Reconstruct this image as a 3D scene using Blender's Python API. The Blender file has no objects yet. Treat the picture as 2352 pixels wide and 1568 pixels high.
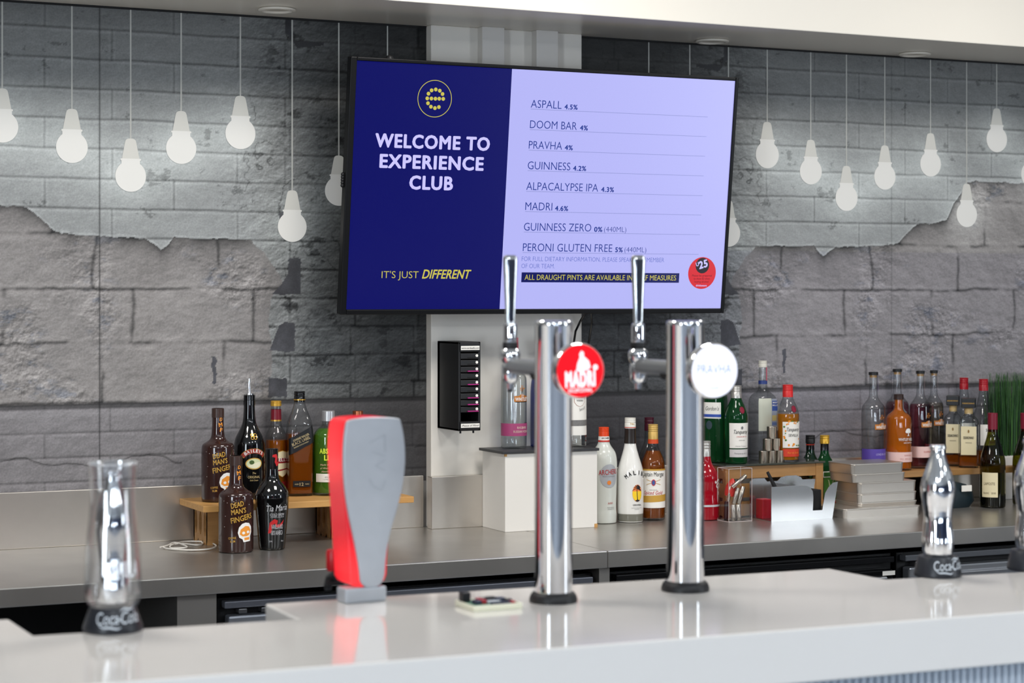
import bpy, math, random
import numpy as np
from mathutils import Vector, Matrix

random.seed(7)
rng = np.random.default_rng(11)
SC = bpy.context.scene
COL = SC.collection
PI = math.pi

# ------------------------------------------------------------------ camera
FPX, CXP, HYP = 4573.0, 1176.0, 680.0          # focal length in px, image centre x, horizon row
YAW = math.radians(25.4)
CA, SA = math.cos(YAW), math.sin(YAW)
EYE = 1.6
cam = bpy.data.cameras.new('camera')
cam.sensor_width = 36.0
cam.lens = FPX / 2352.0 * 36.0
cam.shift_y = -(784.0 - HYP) / 2352.0
cam.clip_start = 0.05
cam.dof.use_dof = True
cam.dof.focus_distance = 5.75
cam.dof.aperture_fstop = 4.0
camo = bpy.data.objects.new('camera', cam)
COL.objects.link(camo)
camo.location = (0, 0, EYE)
camo.rotation_euler = (PI / 2, 0, -YAW)
SC.camera = camo
SC.view_settings.view_transform = 'Standard'
SC.view_settings.look = 'None'
SC.view_settings.gamma = 1.0
SC.view_settings.exposure = -0.30
SC.view_settings.use_curve_mapping = False
SC.cycles.max_bounces = 14
SC.cycles.transmission_bounces = 14
SC.cycles.transparent_max_bounces = 24
SC.cycles.sample_clamp_indirect = 4.0
SC.cycles.use_denoising = True

# ------------------------------------------------------------------ light
world = bpy.data.worlds.new('World')
SC.world = world
world.use_nodes = True
world.node_tree.nodes['Background'].inputs[0].default_value = (0.80, 0.88, 1.0, 1)
world.node_tree.nodes['Background'].inputs[1].default_value = 0.30

def area(name, loc, target, sx, sy, power, col):
    l = bpy.data.lights.new(name, 'AREA')
    l.shape = 'RECTANGLE'
    l.size, l.size_y = sx, sy
    l.energy = power
    l.color = col
    o = bpy.data.objects.new(name, l)
    COL.objects.link(o)
    o.location = loc
    d = Vector(target) - Vector(loc)
    o.rotation_euler = d.to_track_quat('-Z', 'Y').to_euler()
    return o

area('window_light_left', (-4.4, -0.6, 1.7), (1.6, 3.2, 1.2), 1.7, 2.3, 310, (0.80, 0.90, 1.0))
area('window_light_right', (7.3, -0.6, 1.6), (1.8, 3.2, 1.2), 0.8, 2.3, 90, (0.86, 0.93, 1.0))
for wx, ww, pw in ((-1.9, 0.22, 26), (-1.1, 0.16, 20), (-0.2, 0.3, 30), (0.9, 0.14, 16), (2.2, 0.2, 22)):  # added low strip lights: streaks in the chrome and fill for the bar front
    area('streak_light_rear', (wx, -5.9, 0.6), (wx + 0.4, 3.2, 1.0), ww, 1.0, pw * 1.3, (0.74, 0.86, 1.0))
for lx, ly, pw in ((0.5, 4.15, 32), (2.3, 4.15, 38), (4.2, 4.1, 26), (0.2, 0.2, 54), (2.4, 0.4, 54), (4.4, 1.2, 40)):
    area('ceiling_panel_light', (lx, ly, 2.97), (lx, ly + 0.001, 0), 0.6, 0.6, pw, (1.0, 0.965, 0.92) if ly > 3 else (0.91, 0.955, 1.0))

# ------------------------------------------------------------------ photo measurements -> world
def G(px, py, h):
    """point on the horizontal plane z = h that the photo shows at px, py"""
    Z = (EYE - h) * FPX / (py - HYP)
    X = (px - CXP) / FPX * Z
    return Vector((X * CA + Z * SA, -X * SA + Z * CA, h))

def V(px, py, y):
    """point on the vertical plane parallel to the back wall at distance y"""
    u = (px - CXP) / FPX
    Z = y / (CA - u * SA)
    return Vector((u * Z * CA + Z * SA, y, EYE - (py - HYP) / FPX * Z))

def depth(p):
    return p[0] * SA + p[1] * CA

def stand(px, pw, pyb, pyt, h):
    """upright round thing: centre px, half width pw, base row, top row -> x, y, radius, height"""
    g = G(px, pyb, h)
    r = pw * depth(g) / FPX
    f = 1 + r * 0.95 / depth(g)
    g = Vector((g.x * f, g.y * f, h))
    k = pw * depth(g) / FPX
    top = EYE - (pyt - HYP) / FPX * depth(g)
    return g.x, g.y, k, top - h

def stand_y(px, pw, pyt, y, h):
    p = V(px, pyt, y)
    return p.x, p.y, pw * depth(p) / FPX, p.z - h

# ------------------------------------------------------------------ materials
def lin(c):
    return tuple((v / 12.92 if v <= 0.04045 else ((v + 0.055) / 1.055) ** 2.4) for v in c)

def rgb(r, g, b):
    return lin((r / 255.0, g / 255.0, b / 255.0))

MATS = {}
EMK = 2 ** 0.30                                  # lamps and screens keep their level at this exposure
def mat(name, col, rough=0.5, metal=0.0, noise=0.0, nscale=30.0, coat=0.0, emit=None, estr=0.0, trans=0.0, ior=1.45, bump=0.0, spec=0.5):
    if name in MATS:
        return MATS[name]
    m = bpy.data.materials.new(name)
    m.use_nodes = True
    nt = m.node_tree
    b = nt.nodes['Principled BSDF']
    b.inputs['Base Color'].default_value = (*col, 1)
    b.inputs['Roughness'].default_value = rough
    b.inputs['Metallic'].default_value = metal
    b.inputs['Coat Weight'].default_value = coat
    b.inputs['Coat Roughness'].default_value = 0.05
    b.inputs['Transmission Weight'].default_value = trans
    b.inputs['IOR'].default_value = ior
    b.inputs['Specular IOR Level'].default_value = spec
    if emit is not None:
        b.inputs['Emission Color'].default_value = (*emit, 1)
        b.inputs['Emission Strength'].default_value = estr * EMK
    if noise > 0 or bump > 0:
        tc = nt.nodes.new('ShaderNodeTexCoord')
        n = nt.nodes.new('ShaderNodeTexNoise')
        n.inputs['Scale'].default_value = nscale
        n.inputs['Detail'].default_value = 6
        nt.links.new(tc.outputs['Object'], n.inputs['Vector'])
        if noise > 0:
            mx = nt.nodes.new('ShaderNodeMix')
            mx.data_type = 'RGBA'
            mx.inputs['A'].default_value = (*[c * (1 - noise) for c in col], 1)
            mx.inputs['B'].default_value = (*[min(1, c * (1 + noise)) for c in col], 1)
            nt.links.new(n.outputs['Fac'], mx.inputs['Factor'])
            nt.links.new(mx.outputs['Result'], b.inputs['Base Color'])
        if bump > 0:
            bp = nt.nodes.new('ShaderNodeBump')
            bp.inputs['Strength'].default_value = bump
            bp.inputs['Distance'].default_value = 0.002
            nt.links.new(n.outputs['Fac'], bp.inputs['Height'])
            nt.links.new(bp.outputs['Normal'], b.inputs['Normal'])
    MATS[name] = m
    return m

def glass(name, col, gloss=0.9, rough=0.02, edge=0.35, refl=0.035):
    """thin wall of clear or tinted glass: see-through with mirror reflections that grow at the edge"""
    if name in MATS:
        return MATS[name]
    m = bpy.data.materials.new(name)
    m.use_nodes = True
    nt = m.node_tree
    nt.nodes.clear()
    out = nt.nodes.new('ShaderNodeOutputMaterial')
    tr = nt.nodes.new('ShaderNodeBsdfTransparent')
    gl = nt.nodes.new('ShaderNodeBsdfGlossy')
    gl.inputs['Color'].default_value = (gloss, gloss, gloss, 1)
    gl.inputs['Roughness'].default_value = rough
    lw = nt.nodes.new('ShaderNodeLayerWeight')
    lw.inputs['Blend'].default_value = 0.5
    ramp = nt.nodes.new('ShaderNodeMix')
    ramp.data_type = 'RGBA'
    ramp.inputs['A'].default_value = (*col, 1)
    ramp.inputs['B'].default_value = (*[c * (1 - edge) for c in col], 1)
    nt.links.new(lw.outputs['Facing'], ramp.inputs['Factor'])
    nt.links.new(ramp.outputs['Result'], tr.inputs['Color'])
    mx = nt.nodes.new('ShaderNodeMixShader')
    pw = nt.nodes.new('ShaderNodeMath')
    pw.operation = 'POWER'
    pw.inputs[1].default_value = 3.5
    nt.links.new(lw.outputs['Facing'], pw.inputs[0])
    ml = nt.nodes.new('ShaderNodeMath')
    ml.operation = 'MULTIPLY_ADD'
    ml.inputs[1].default_value = 0.65
    ml.inputs[2].default_value = refl
    nt.links.new(pw.outputs['Value'], ml.inputs[0])
    nt.links.new(ml.outputs['Value'], mx.inputs['Fac'])
    nt.links.new(tr.outputs['BSDF'], mx.inputs[1])
    nt.links.new(gl.outputs['BSDF'], mx.inputs[2])
    nt.links.new(mx.outputs['Shader'], out.inputs['Surface'])
    MATS[name] = m
    return m

def liquid(name, col, rough=0.0):
    return mat(name, col, rough=rough, trans=0.62, ior=1.33)

CHROME = mat('chrome', (0.86, 0.87, 0.89), 0.05, 1.0)
BLACK = mat('black_plastic', rgb(22, 22, 24), 0.45)
BLACKG = mat('black_gloss', rgb(10, 10, 12), 0.12, coat=0.4)
DARKGAP = mat('dark_recess', rgb(12, 12, 13), 0.7)
WHITEP = mat('white_paint', rgb(226, 222, 214), 0.55, noise=0.02, nscale=4)
WHITEL = mat('label_white', rgb(238, 234, 226), 0.5)
CREAML = mat('label_cream', rgb(226, 214, 176), 0.55)
INK = mat('ink_black', rgb(24, 24, 26), 0.5)
INKW = mat('ink_white', rgb(240, 238, 234), 0.5)
GOLDF = mat('gold_foil', rgb(206, 160, 70), 0.32, 0.7)
GOLDINK = mat('gold_ink', rgb(196, 152, 62), 0.45)
ORANGEINK = mat('orange_ink', rgb(236, 150, 50), 0.5)
REDINK = mat('red_ink', rgb(190, 30, 34), 0.45)
WOOD = None

def wood(name, c1, c2, scale=6.0, axis=(1.5, 14, 14)):
    if name in MATS:
        return MATS[name]
    m = bpy.data.materials.new(name)
    m.use_nodes = True
    nt = m.node_tree
    b = nt.nodes['Principled BSDF']
    tc = nt.nodes.new('ShaderNodeTexCoord')
    mp = nt.nodes.new('ShaderNodeMapping')
    mp.inputs['Scale'].default_value = axis
    n = nt.nodes.new('ShaderNodeTexNoise')
    n.inputs['Scale'].default_value = scale
    n.inputs['Detail'].default_value = 5
    n.inputs['Distortion'].default_value = 0.6
    mx = nt.nodes.new('ShaderNodeMix')
    mx.data_type = 'RGBA'
    mx.inputs['A'].default_value = (*c1, 1)
    mx.inputs['B'].default_value = (*c2, 1)
    nt.links.new(tc.outputs['Object'], mp.inputs['Vector'])
    nt.links.new(mp.outputs['Vector'], n.inputs['Vector'])
    nt.links.new(n.outputs['Fac'], mx.inputs['Factor'])
    nt.links.new(mx.outputs['Result'], b.inputs['Base Color'])
    b.inputs['Roughness'].default_value = 0.5
    MATS[name] = m
    return m

WOOD = wood('pale_oak', rgb(176, 126, 66), rgb(214, 166, 100))
WOOD2 = wood('crate_pine', rgb(150, 108, 62), rgb(188, 142, 88))

def steel(name, c, rough=0.34, stain=0.16, scale=3.0):
    if name in MATS:
        return MATS[name]
    m = mat(name, c, rough, 0.85, noise=stain, nscale=scale)
    return m

STEEL = steel('worktop_steel', rgb(188, 184, 178), 0.29, 0.20, 6.0)
STEELP = steel('panel_steel', rgb(172, 167, 160), 0.42, 0.08, 4.0)
STEELT = steel('tray_steel', rgb(212, 206, 198), 0.30, 0.05, 20)

# ------------------------------------------------------------------ mesh helper
class MB:
    def __init__(s):
        s.v, s.f, s.mi, s.sm = [], [], [], []
    def add(s, vs, fs, mi=0, smooth=False):
        o = len(s.v)
        s.v += [tuple(p) for p in vs]
        for f in fs:
            s.f.append(tuple(i + o for i in f))
            s.mi.append(mi)
            s.sm.append(smooth)
        return s
    def box(s, x0, x1, y0, y1, z0, z1, mi=0):
        vs = [(x0, y0, z0), (x1, y0, z0), (x1, y1, z0), (x0, y1, z0), (x0, y0, z1), (x1, y0, z1), (x1, y1, z1), (x0, y1, z1)]
        return s.add(vs, [(0, 3, 2, 1), (4, 5, 6, 7), (0, 1, 5, 4), (1, 2, 6, 5), (2, 3, 7, 6), (3, 0, 4, 7)], mi)
    def prism(s, poly, z0, z1, mi=0, M=None, smooth=False):
        """polygon in (x, y) extruded from z0 to z1, optionally moved by M"""
        n = len(poly)
        vs = [Vector((p[0], p[1], z0)) for p in poly] + [Vector((p[0], p[1], z1)) for p in poly]
        if M is not None:
            vs = [M @ p for p in vs]
        s.add(vs, [tuple(range(n))[::-1], tuple(range(n, 2 * n))], mi)
        o = len(s.v) - 2 * n
        for i in range(n):
            j = (i + 1) % n
            s.f.append((o + i, o + j, o + n + j, o + n + i))
            s.mi.append(mi)
            s.sm.append(smooth)
        return s
    def lathe(s, rings, seg=40, mi=0, M=None, cap0=True, cap1=True, smooth=True, a0=0.0, a1=2 * PI):
        """rings of (radius, z) or (radius, z, n): n > 2 squares the section off"""
        vs, fs = [], []
        for rg in rings:
            r, z = rg[0], rg[1]
            n = rg[2] if len(rg) > 2 else 2.0
            for i in range(seg):
                a = 2 * PI * i / seg
                k = sec(a, n)
                p = Vector((r * k * math.sin(a), -r * k * math.cos(a), z))
                vs.append(M @ p if M is not None else p)
        for j in range(len(rings) - 1):
            for i in range(seg):
                q = (i + 1) % seg
                fs.append((j * seg + i, j * seg + q, (j + 1) * seg + q, (j + 1) * seg + i))
        s.add(vs, fs, mi, smooth)
        o = len(s.v) - len(vs)
        if cap0:
            s.add(s.v[o:o + seg], [tuple(range(seg))[::-1]], mi)
        if cap1:
            q = o + (len(rings) - 1) * seg
            s.add(s.v[q:q + seg], [tuple(range(seg))], mi)
        return s
    def tube(s, path, r, seg=10, mi=0, caps=True):
        path = [Vector(p) for p in path]
        vs, fs = [], []
        up = Vector((0, 0, 1))
        n = len(path)
        ref = None
        for i, p in enumerate(path):
            d = (path[min(i + 1, n - 1)] - path[max(i - 1, 0)]).normalized()
            if ref is None:
                ref = up if abs(d.dot(up)) < 0.9 else Vector((1, 0, 0))
            a = d.cross(ref)
            if a.length < 1e-6:
                a = d.cross(Vector((1, 0.2, 0)))
            a.normalize()
            b = a.cross(d).normalized()
            ref = b
            rr = r[i] if isinstance(r, (list, tuple)) else r
            for k in range(seg):
                t = 2 * PI * k / seg
                vs.append(p + a * math.cos(t) * rr + b * math.sin(t) * rr)
        for i in range(n - 1):
            for k in range(seg):
                q = (k + 1) % seg
                fs.append((i * seg + k, i * seg + q, (i + 1) * seg + q, (i + 1) * seg + k))
        s.add(vs, fs, mi, True)
        o = len(s.v) - len(vs)
        if caps:
            s.f.append(tuple(o + k for k in range(seg))[::-1]); s.mi.append(mi); s.sm.append(False)
            s.f.append(tuple(o + (n - 1) * seg + k for k in range(seg))); s.mi.append(mi); s.sm.append(False)
        return s
    def ball(s, c, r, mi=0, seg=16, rings=10, sq=(1, 1, 1)):
        c = Vector(c)
        rg = []
        M = Matrix.Translation(c) @ Matrix.Diagonal((sq[0], sq[1], sq[2], 1))
        for j in range(rings + 1):
            t = PI * j / rings
            rg.append((max(1e-5, r * math.sin(t)), -r * math.cos(t)))
        return s.lathe(rg, seg, mi, M)
    def build(s, name, mats, parent=None, bevel=0.0, bseg=2, auto=None):
        me = bpy.data.meshes.new(name)
        me.from_pydata(s.v, [], s.f)
        ms = mats if isinstance(mats, (list, tuple)) else [mats]
        for m in ms:
            me.materials.append(m)
        me.polygons.foreach_set('material_index', s.mi)
        me.polygons.foreach_set('use_smooth', s.sm)
        me.update()
        if any(s.sm):
            me.set_sharp_from_angle(angle=math.radians(42))
        o = bpy.data.objects.new(name, me)
        COL.objects.link(o)
        if parent is not None:
            o.parent = parent
        if bevel > 0:
            md = o.modifiers.new('bevel', 'BEVEL')
            md.width = bevel
            md.segments = bseg
            md.limit_method = 'ANGLE'
            md.angle_limit = math.radians(40)
        return o

def sec(a, n):
    if n <= 2.01:
        return 1.0
    return (abs(math.cos(a)) ** n + abs(math.sin(a)) ** n) ** (-1.0 / n)

def tag(o, label, cat, group=None, kind=None):
    o['label'] = label
    o['category'] = cat
    if group:
        o['group'] = group
    if kind:
        o['kind'] = kind
    return o

def thing(name, label, cat, loc=(0, 0, 0), rz=0.0, group=None):
    o = bpy.data.objects.new(name, None)
    o.empty_display_size = 0.05
    COL.objects.link(o)
    o.location = loc
    o.rotation_euler = (0, 0, rz)
    return tag(o, label, cat, group)

def struct(o, label, cat):
    return tag(o, label, cat, None, 'structure')

def copy_tree(o, parent=None):
    c = o.copy()
    COL.objects.link(c)
    if parent is not None:
        c.parent = parent
    for ch in list(o.children):
        copy_tree(ch, c)
    return c

# ------------------------------------------------------------------ lettering
_TX = {}
def text2d(s, bold=0.0, shear=0.0, res=3):
    """triangulated outline of a line of text, cap height 1, starting at x = 0"""
    k = (s, bold, shear, res)
    if k in _TX:
        return _TX[k]
    cu = bpy.data.curves.new('lettering', 'FONT')
    cu.body = s
    cu.offset = bold if bold < 0.012 else 0.0
    cu.shear = shear
    if bold > 0.025:
        cu.space_character = 1.0 + bold * 2.6
    cu.resolution_u = res
    ob = bpy.data.objects.new('lettering', cu)
    me = bpy.data.meshes.new_from_object(ob)
    vs = [(v.co.x, v.co.y) for v in me.vertices]
    fs = [tuple(p.vertices) for p in me.polygons]
    bpy.data.objects.remove(ob)
    bpy.data.meshes.remove(me)
    CAP = 0.70 if 'H' not in _TX else _TX['H']
    if bold >= 0.012:                              # heavier weight: the outline repeated round a small circle
        n, base_v, base_f = len(vs), vs, fs
        m = 8 if bold > 0.035 else 5
        vs, fs = [], []
        for q in range(m):
            a = 2 * PI * (q + 0.25) / m
            vs += [(p[0] + bold * 0.95 * math.cos(a), p[1] + bold * 0.75 * math.sin(a)) for p in base_v]
            fs += [tuple(i + q * n for i in f) for f in base_f]
    x0 = min(v[0] for v in vs)
    vs = [((v[0] - x0) / CAP, v[1] / CAP) for v in vs]
    _TX[k] = (vs, fs, max(v[0] for v in vs))
    return _TX[k]
_m = text2d('H')
_TX['H'] = max(v[1] for v in _m[0]) * 0.70
_TX.pop(('H', 0.0, 0.0, 3))

def flat_text(mb, s, x, y, h, width=None, bold=0.0, shear=0.0, f=None, mi=0, align='L', rot=0.0, res=3):
    """put text with its baseline start (L), middle (C) at x, y; f maps (x, y) to a 3-D point"""
    vs, fs, w = text2d(s, bold, shear, res)
    sx = h if width is None else width / w
    ox = -w * sx / 2 if align == 'C' else 0.0
    c, sn = math.cos(rot), math.sin(rot)
    pts = []
    for a, b in vs:
        a, b = a * sx + ox, b * h
        pts.append(f(x + a * c - b * sn, y + a * sn + b * c))
    mb.add(pts, fs, mi)
    return mb

# ------------------------------------------------------------------ back wall: a printed mural of brick and painted light bulbs
WY = 5.58
MC = 2.672                                    # the print is mirrored about this line
WX0, WX1, WZ0, WZ1 = 0.55, 5.20, 1.04, 2.43
STEP = 0.003

def vnoise(x, y, seed):
    g = np.random.default_rng(seed).random((257, 257))
    xi, yi = np.floor(x).astype(int), np.floor(y).astype(int)
    fx, fy = x - xi, y - yi
    fx, fy = fx * fx * (3 - 2 * fx), fy * fy * (3 - 2 * fy)
    a, b = xi % 256, yi % 256
    c, d = (xi + 1) % 256, (yi + 1) % 256
    return (g[a, b] * (1 - fx) + g[c, b] * fx) * (1 - fy) + (g[a, d] * (1 - fx) + g[c, d] * fx) * fy

def fbm(x, y, seed, octs=5, rough=0.55):
    t, amp, tot = 0.0, 1.0, 0.0
    for o in range(octs):
        t = t + amp * vnoise(x * 2 ** o + 13.7 * o, y * 2 ** o + 7.1 * o, seed + o)
        tot += amp
        amp *= rough
    return t / tot

def inpoly(px, pz, poly):
    ins = np.zeros(px.shape, bool)
    n = len(poly)
    for i in range(n):
        x1, z1 = poly[i]
        x2, z2 = poly[(i + 1) % n]
        if z1 == z2:
            continue
        c = ((z1 > pz) != (z2 > pz)) & (px < (x2 - x1) * (pz - z1) / (z2 - z1) + x1)
        ins ^= c
    return ins

BULBS = [(165, 250, 375), (300, 318, 441), (416, 255, 377), (552, 220, 343), (671, 437, 556), (778, 357, 473), (5, 203, 328),
         (1762, 280, 387), (1862, 321, 424), (1944, 381, 485), (2032, 334, 436), (2137, 306, 406), (2220, 422, 522), (2289, 249, 350), (1673, 460, 567), (2368, 330, 430)]
BPOS = []
for px, t, b in BULBS:
    p, q = V(px, t, WY), V(px, b, WY)
    BPOS.append((p.x, p.z, q.z))

def mural_colour(X, Z):
    x = MC - np.abs(X - MC)                       # measured on the left half
    wob = (fbm(x * 9, Z * 9, 3, 4) - 0.5)
    fine = fbm(x * 55, Z * 55, 21, 4) - 0.5
    mid = fbm(x * 7, Z * 14, 31, 5) - 0.5
    big = fbm(x * 2.4, Z * 2.4, 41, 3) - 0.5
    ragged = (fbm(x * 40, Z * 40, 51, 3) - 0.5) * 0.012
    # edge of the painted render
    ex = [0.60, 0.90, 0.943, 0.962, 1.00, 1.03, 1.074, 1.154, 1.19, 1.229, 1.26, 1.324, 1.487, 1.510, 1.537, 1.560, 1.576, 1.784, 1.86, 2.6]
    ez = [1.998, 2.000, 1.995, 1.963, 1.917, 1.862, 1.852, 1.846, 1.819, 1.783, 1.777, 1.768, 1.766, 1.752, 1.733, 1.748, 1.768, 1.766, 1.764, 1.764]
    edge = np.interp(x, ex, ez) + ragged
    bx = np.interp(Z, [1.28, 1.34, 1.44, 1.50, 1.58, 1.64, 1.70, 1.77, 1.80], [1.862, 1.862, 1.872, 1.862, 1.862, 1.905, 1.868, 1.800, 1.78]) + ragged * 1.6
    painted = (Z > edge) | (x > bx)
    low = Z < 1.297
    centre = np.clip((x - 1.80) / 0.35, 0, 1)
    # ---- painted brick
    ph = 0.0842
    zz = Z - 1.847 + wob * 0.006 + 20 * ph
    k = np.floor(zz / ph).astype(int)
    dz = np.abs(zz / ph - np.round(zz / ph)) * ph
    dzs = (zz / ph - np.round(zz / ph)) * ph
    off = np.where(k % 2 == 0, 1.205, 1.395)
    u = (x - off + wob * 0.004 + 37) / 0.37
    u = np.where(x > bx + 0.02, (x - off + 37) / 0.205, u)
    dx = np.abs(u - np.round(u)) * np.where(x > bx + 0.02, 0.205, 0.37)
    strength = 0.6 + 0.8 * (fbm(x * 5, Z * 5, 61, 3))
    embp = fbm(x * 26, Z * 38, 205, 5, 0.66) - fbm(x * 26 - 0.05, Z * 38 + 0.12, 205, 5, 0.66)
    v = 0.565 + embp * (0.20 + 0.7 * np.clip((x - 1.7) / 0.2, 0, 1)) + 0.045 * mid + 0.05 * fine + 0.05 * big
    v = v - 0.17 * strength * np.exp(-((dzs - 0.001) / 0.0032) ** 2) + 0.055 * np.exp(-((dzs + 0.0065) / 0.004) ** 2)
    v = v - 0.10 * strength * np.exp(-(dx / 0.0028) ** 2) + 0.03 * np.exp(-((dx - 0.006) / 0.004) ** 2)
    crack = np.abs(fbm(x * 6, Z * 6, 71, 5) - 0.5)
    v = v - 0.27 * np.exp(-(crack / 0.0075) ** 2) * np.clip((x - 1.72) / 0.12, 0, 1) * (0.4 + 0.6 * (fbm(x * 4, Z * 4, 73, 2) > 0.5))
    v = v - 0.25 * np.clip((fbm(x * 14, Z * 22, 75, 6, 0.68) - 0.62) / 0.07, 0, 1) * np.clip((x - 1.80) / 0.1, 0, 1)
    v = v - 0.14 * np.clip((fbm(x * 18, Z * 26, 77, 6, 0.7) - 0.70) / 0.06, 0, 1)
    # heavy joints between the broken bricks in the middle
    hv = np.exp(-(dz / 0.0045) ** 2) + 0.8 * np.exp(-(dx / 0.004) ** 2)
    v = v - 0.28 * hv * centre * (fbm(x * 8, Z * 8, 79, 3) > 0.47)
    col = np.stack([v * 0.985, v * 1.0, v * 0.995], -1)
    # ---- bare stone under the render
    sh = np.array([1.297, 1.47, 1.622, 1.772, 1.93, 2.1])
    zs = Z + wob * 0.022
    ki = np.clip(np.searchsorted(sh, zs) - 1, 0, 4)
    dzl = np.min(np.abs(zs[..., None] - sh), -1)
    so = np.array([1.365, 1.455, 1.345, 1.22, 1.33])[ki]
    us = (x - so + wob * 0.03 + 36) / 0.36
    dxl = np.abs(us - np.round(us)) * 0.36
    rough = fbm(x * 16, Z * 26, 81, 6, 0.65) - 0.5
    patch = np.clip((fbm(x * 4.5, Z * 5.5, 91, 3) - 0.45) / 0.15, 0, 1)
    w = 0.530 + 0.05 * mid + 0.05 * fine + rough * (0.06 + 0.20 * patch)
    ridge = np.abs(fbm(x * 10, Z * 18, 95, 5) - 0.5)
    w = w - 0.10 * patch * np.exp(-(ridge / 0.012) ** 2)
    jmask = np.clip((fbm(x * 9, Z * 9, 97, 4) - 0.40) / 0.15, 0.12, 1)
    w = w - 0.22 * jmask * np.exp(-(dzl / 0.0045) ** 2) - 0.20 * jmask * np.exp(-(dxl / 0.005) ** 2) + 0.03 * np.exp(-((dzl - 0.012) / 0.008) ** 2)
    emb = fbm(x * 20, Z * 30, 201, 6, 0.68) - fbm(x * 20 - 0.05, Z * 30 + 0.12, 201, 6, 0.68)
    w = w + emb * (0.34 + 0.62 * patch)
    bluish = np.clip((fbm(x * 16, Z * 34, 99, 6, 0.7) - 0.57) / 0.10, 0, 1) * patch
    w = w - 0.045 * bluish
    stone = np.stack([w * 1.015, w * 0.985, w * 0.97], -1)
    stone = stone + bluish[..., None] * np.array([-0.03, -0.01, 0.02])
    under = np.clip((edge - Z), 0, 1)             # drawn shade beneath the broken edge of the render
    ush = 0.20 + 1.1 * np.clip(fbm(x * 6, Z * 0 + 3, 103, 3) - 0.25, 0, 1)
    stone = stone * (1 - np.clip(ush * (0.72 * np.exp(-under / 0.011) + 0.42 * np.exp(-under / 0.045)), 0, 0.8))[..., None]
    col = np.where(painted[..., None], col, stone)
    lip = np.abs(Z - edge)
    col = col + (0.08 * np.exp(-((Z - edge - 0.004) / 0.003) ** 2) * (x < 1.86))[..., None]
    # ---- dark openings between the broken bricks
    for pts in ([(624, 676), (645, 655), (664, 625), (664, 592), (690, 596), (689, 676)],
                [(620, 803), (640, 748), (655, 739), (677, 740), (678, 806), (650, 808)],
                [(616, 868), (660, 868), (660, 912), (616, 912)],
                [(655, 45), (664, 45), (672, 95), (742, 98), (742, 106), (680, 108), (656, 75)],
                [(486, 818), (498, 820), (497, 880), (490, 882)],
                [(638, 490), (650, 486), (652, 506), (646, 510)]):
        poly = [(V(a, b, WY).x, V(a, b, WY).z) for a, b in pts]
        m = inpoly(x + ragged * 0.9, Z + ragged * 0.9, poly)
        hole = 0.20 + 0.20 * fbm(x * 22, Z * 22, 111, 4) + 0.15 * np.clip((fbm(x * 30, Z * 30, 113, 3) - 0.5), 0, 1)
        h3 = np.stack([hole, hole, hole * 1.06], -1)
        col = np.where(m[..., None], h3, col)
    # hanging flake of render
    # ---- ledge line and regular brick below it
    zl = Z - 1.285
    qh = 0.0685
    kq = np.floor(zl / qh).astype(int)
    dq = (zl / qh - np.round(zl / qh)) * qh
    oq = np.where(kq % 2 == 0, 1.205, 1.39)
    uq = (x - oq + 37) / 0.37
    dxq = np.abs(uq - np.round(uq)) * 0.37
    b = 0.49 + embp * 0.28 + 0.045 * mid + 0.045 * fine + 0.05 * big
    b = b - 0.12 * strength * np.exp(-((dq - 0.001) / 0.003) ** 2) + 0.05 * np.exp(-((dq + 0.006) / 0.0035) ** 2) - 0.09 * np.exp(-(dxq / 0.0026) ** 2)
    cz = 1.135 + (fbm(x * 8, x * 0 + 2, 121, 4) - 0.5) * 0.05
    b = b - 0.20 * np.exp(-((Z - cz) / 0.0022) ** 2) * (fbm(x * 3, x * 0, 123, 2) > 0.42)
    b = b - 0.30 * np.exp(-((Z - 1.217 + 0.02 * (x - 1.2)) / 0.004) ** 2) * (np.abs(fbm(x * 2.2, x * 0 + 8, 125, 2) - 0.5) > 0.22)
    brick = np.stack([b * 1.01, b * 0.985, b * 1.0], -1)
    col = np.where(low[..., None], brick, col)
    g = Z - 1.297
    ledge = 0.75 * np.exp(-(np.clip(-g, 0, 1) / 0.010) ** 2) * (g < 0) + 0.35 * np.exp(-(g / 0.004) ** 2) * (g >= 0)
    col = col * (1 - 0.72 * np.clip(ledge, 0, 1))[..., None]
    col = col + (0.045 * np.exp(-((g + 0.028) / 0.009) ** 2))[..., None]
    # ---- tone of the print: dark at the top and in the middle, pale round the bulbs
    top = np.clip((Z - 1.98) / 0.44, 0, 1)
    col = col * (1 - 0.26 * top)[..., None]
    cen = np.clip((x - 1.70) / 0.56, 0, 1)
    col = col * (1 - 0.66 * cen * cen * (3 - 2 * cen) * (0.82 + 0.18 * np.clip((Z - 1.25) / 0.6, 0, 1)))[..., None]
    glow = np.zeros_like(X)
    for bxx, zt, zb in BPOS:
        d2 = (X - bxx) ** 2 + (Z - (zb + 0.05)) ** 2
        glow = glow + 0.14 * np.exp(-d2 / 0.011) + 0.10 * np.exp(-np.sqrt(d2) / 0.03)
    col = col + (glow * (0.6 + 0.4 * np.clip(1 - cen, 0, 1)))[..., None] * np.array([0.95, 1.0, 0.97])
    right = (X > MC)[..., None]
    col = np.where(right & (Z < 1.75)[..., None], col * np.array([0.97, 0.97, 1.0]), col)
    for sx, sk in ((1.360, 0.45), (4.083, 0.16)):  # joints between the printed sheets
        col = col * (1 - sk * np.exp(-((X - sx) / 0.0022) ** 2))[..., None]
    return np.clip(col, 0.03, 0.95)

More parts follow.
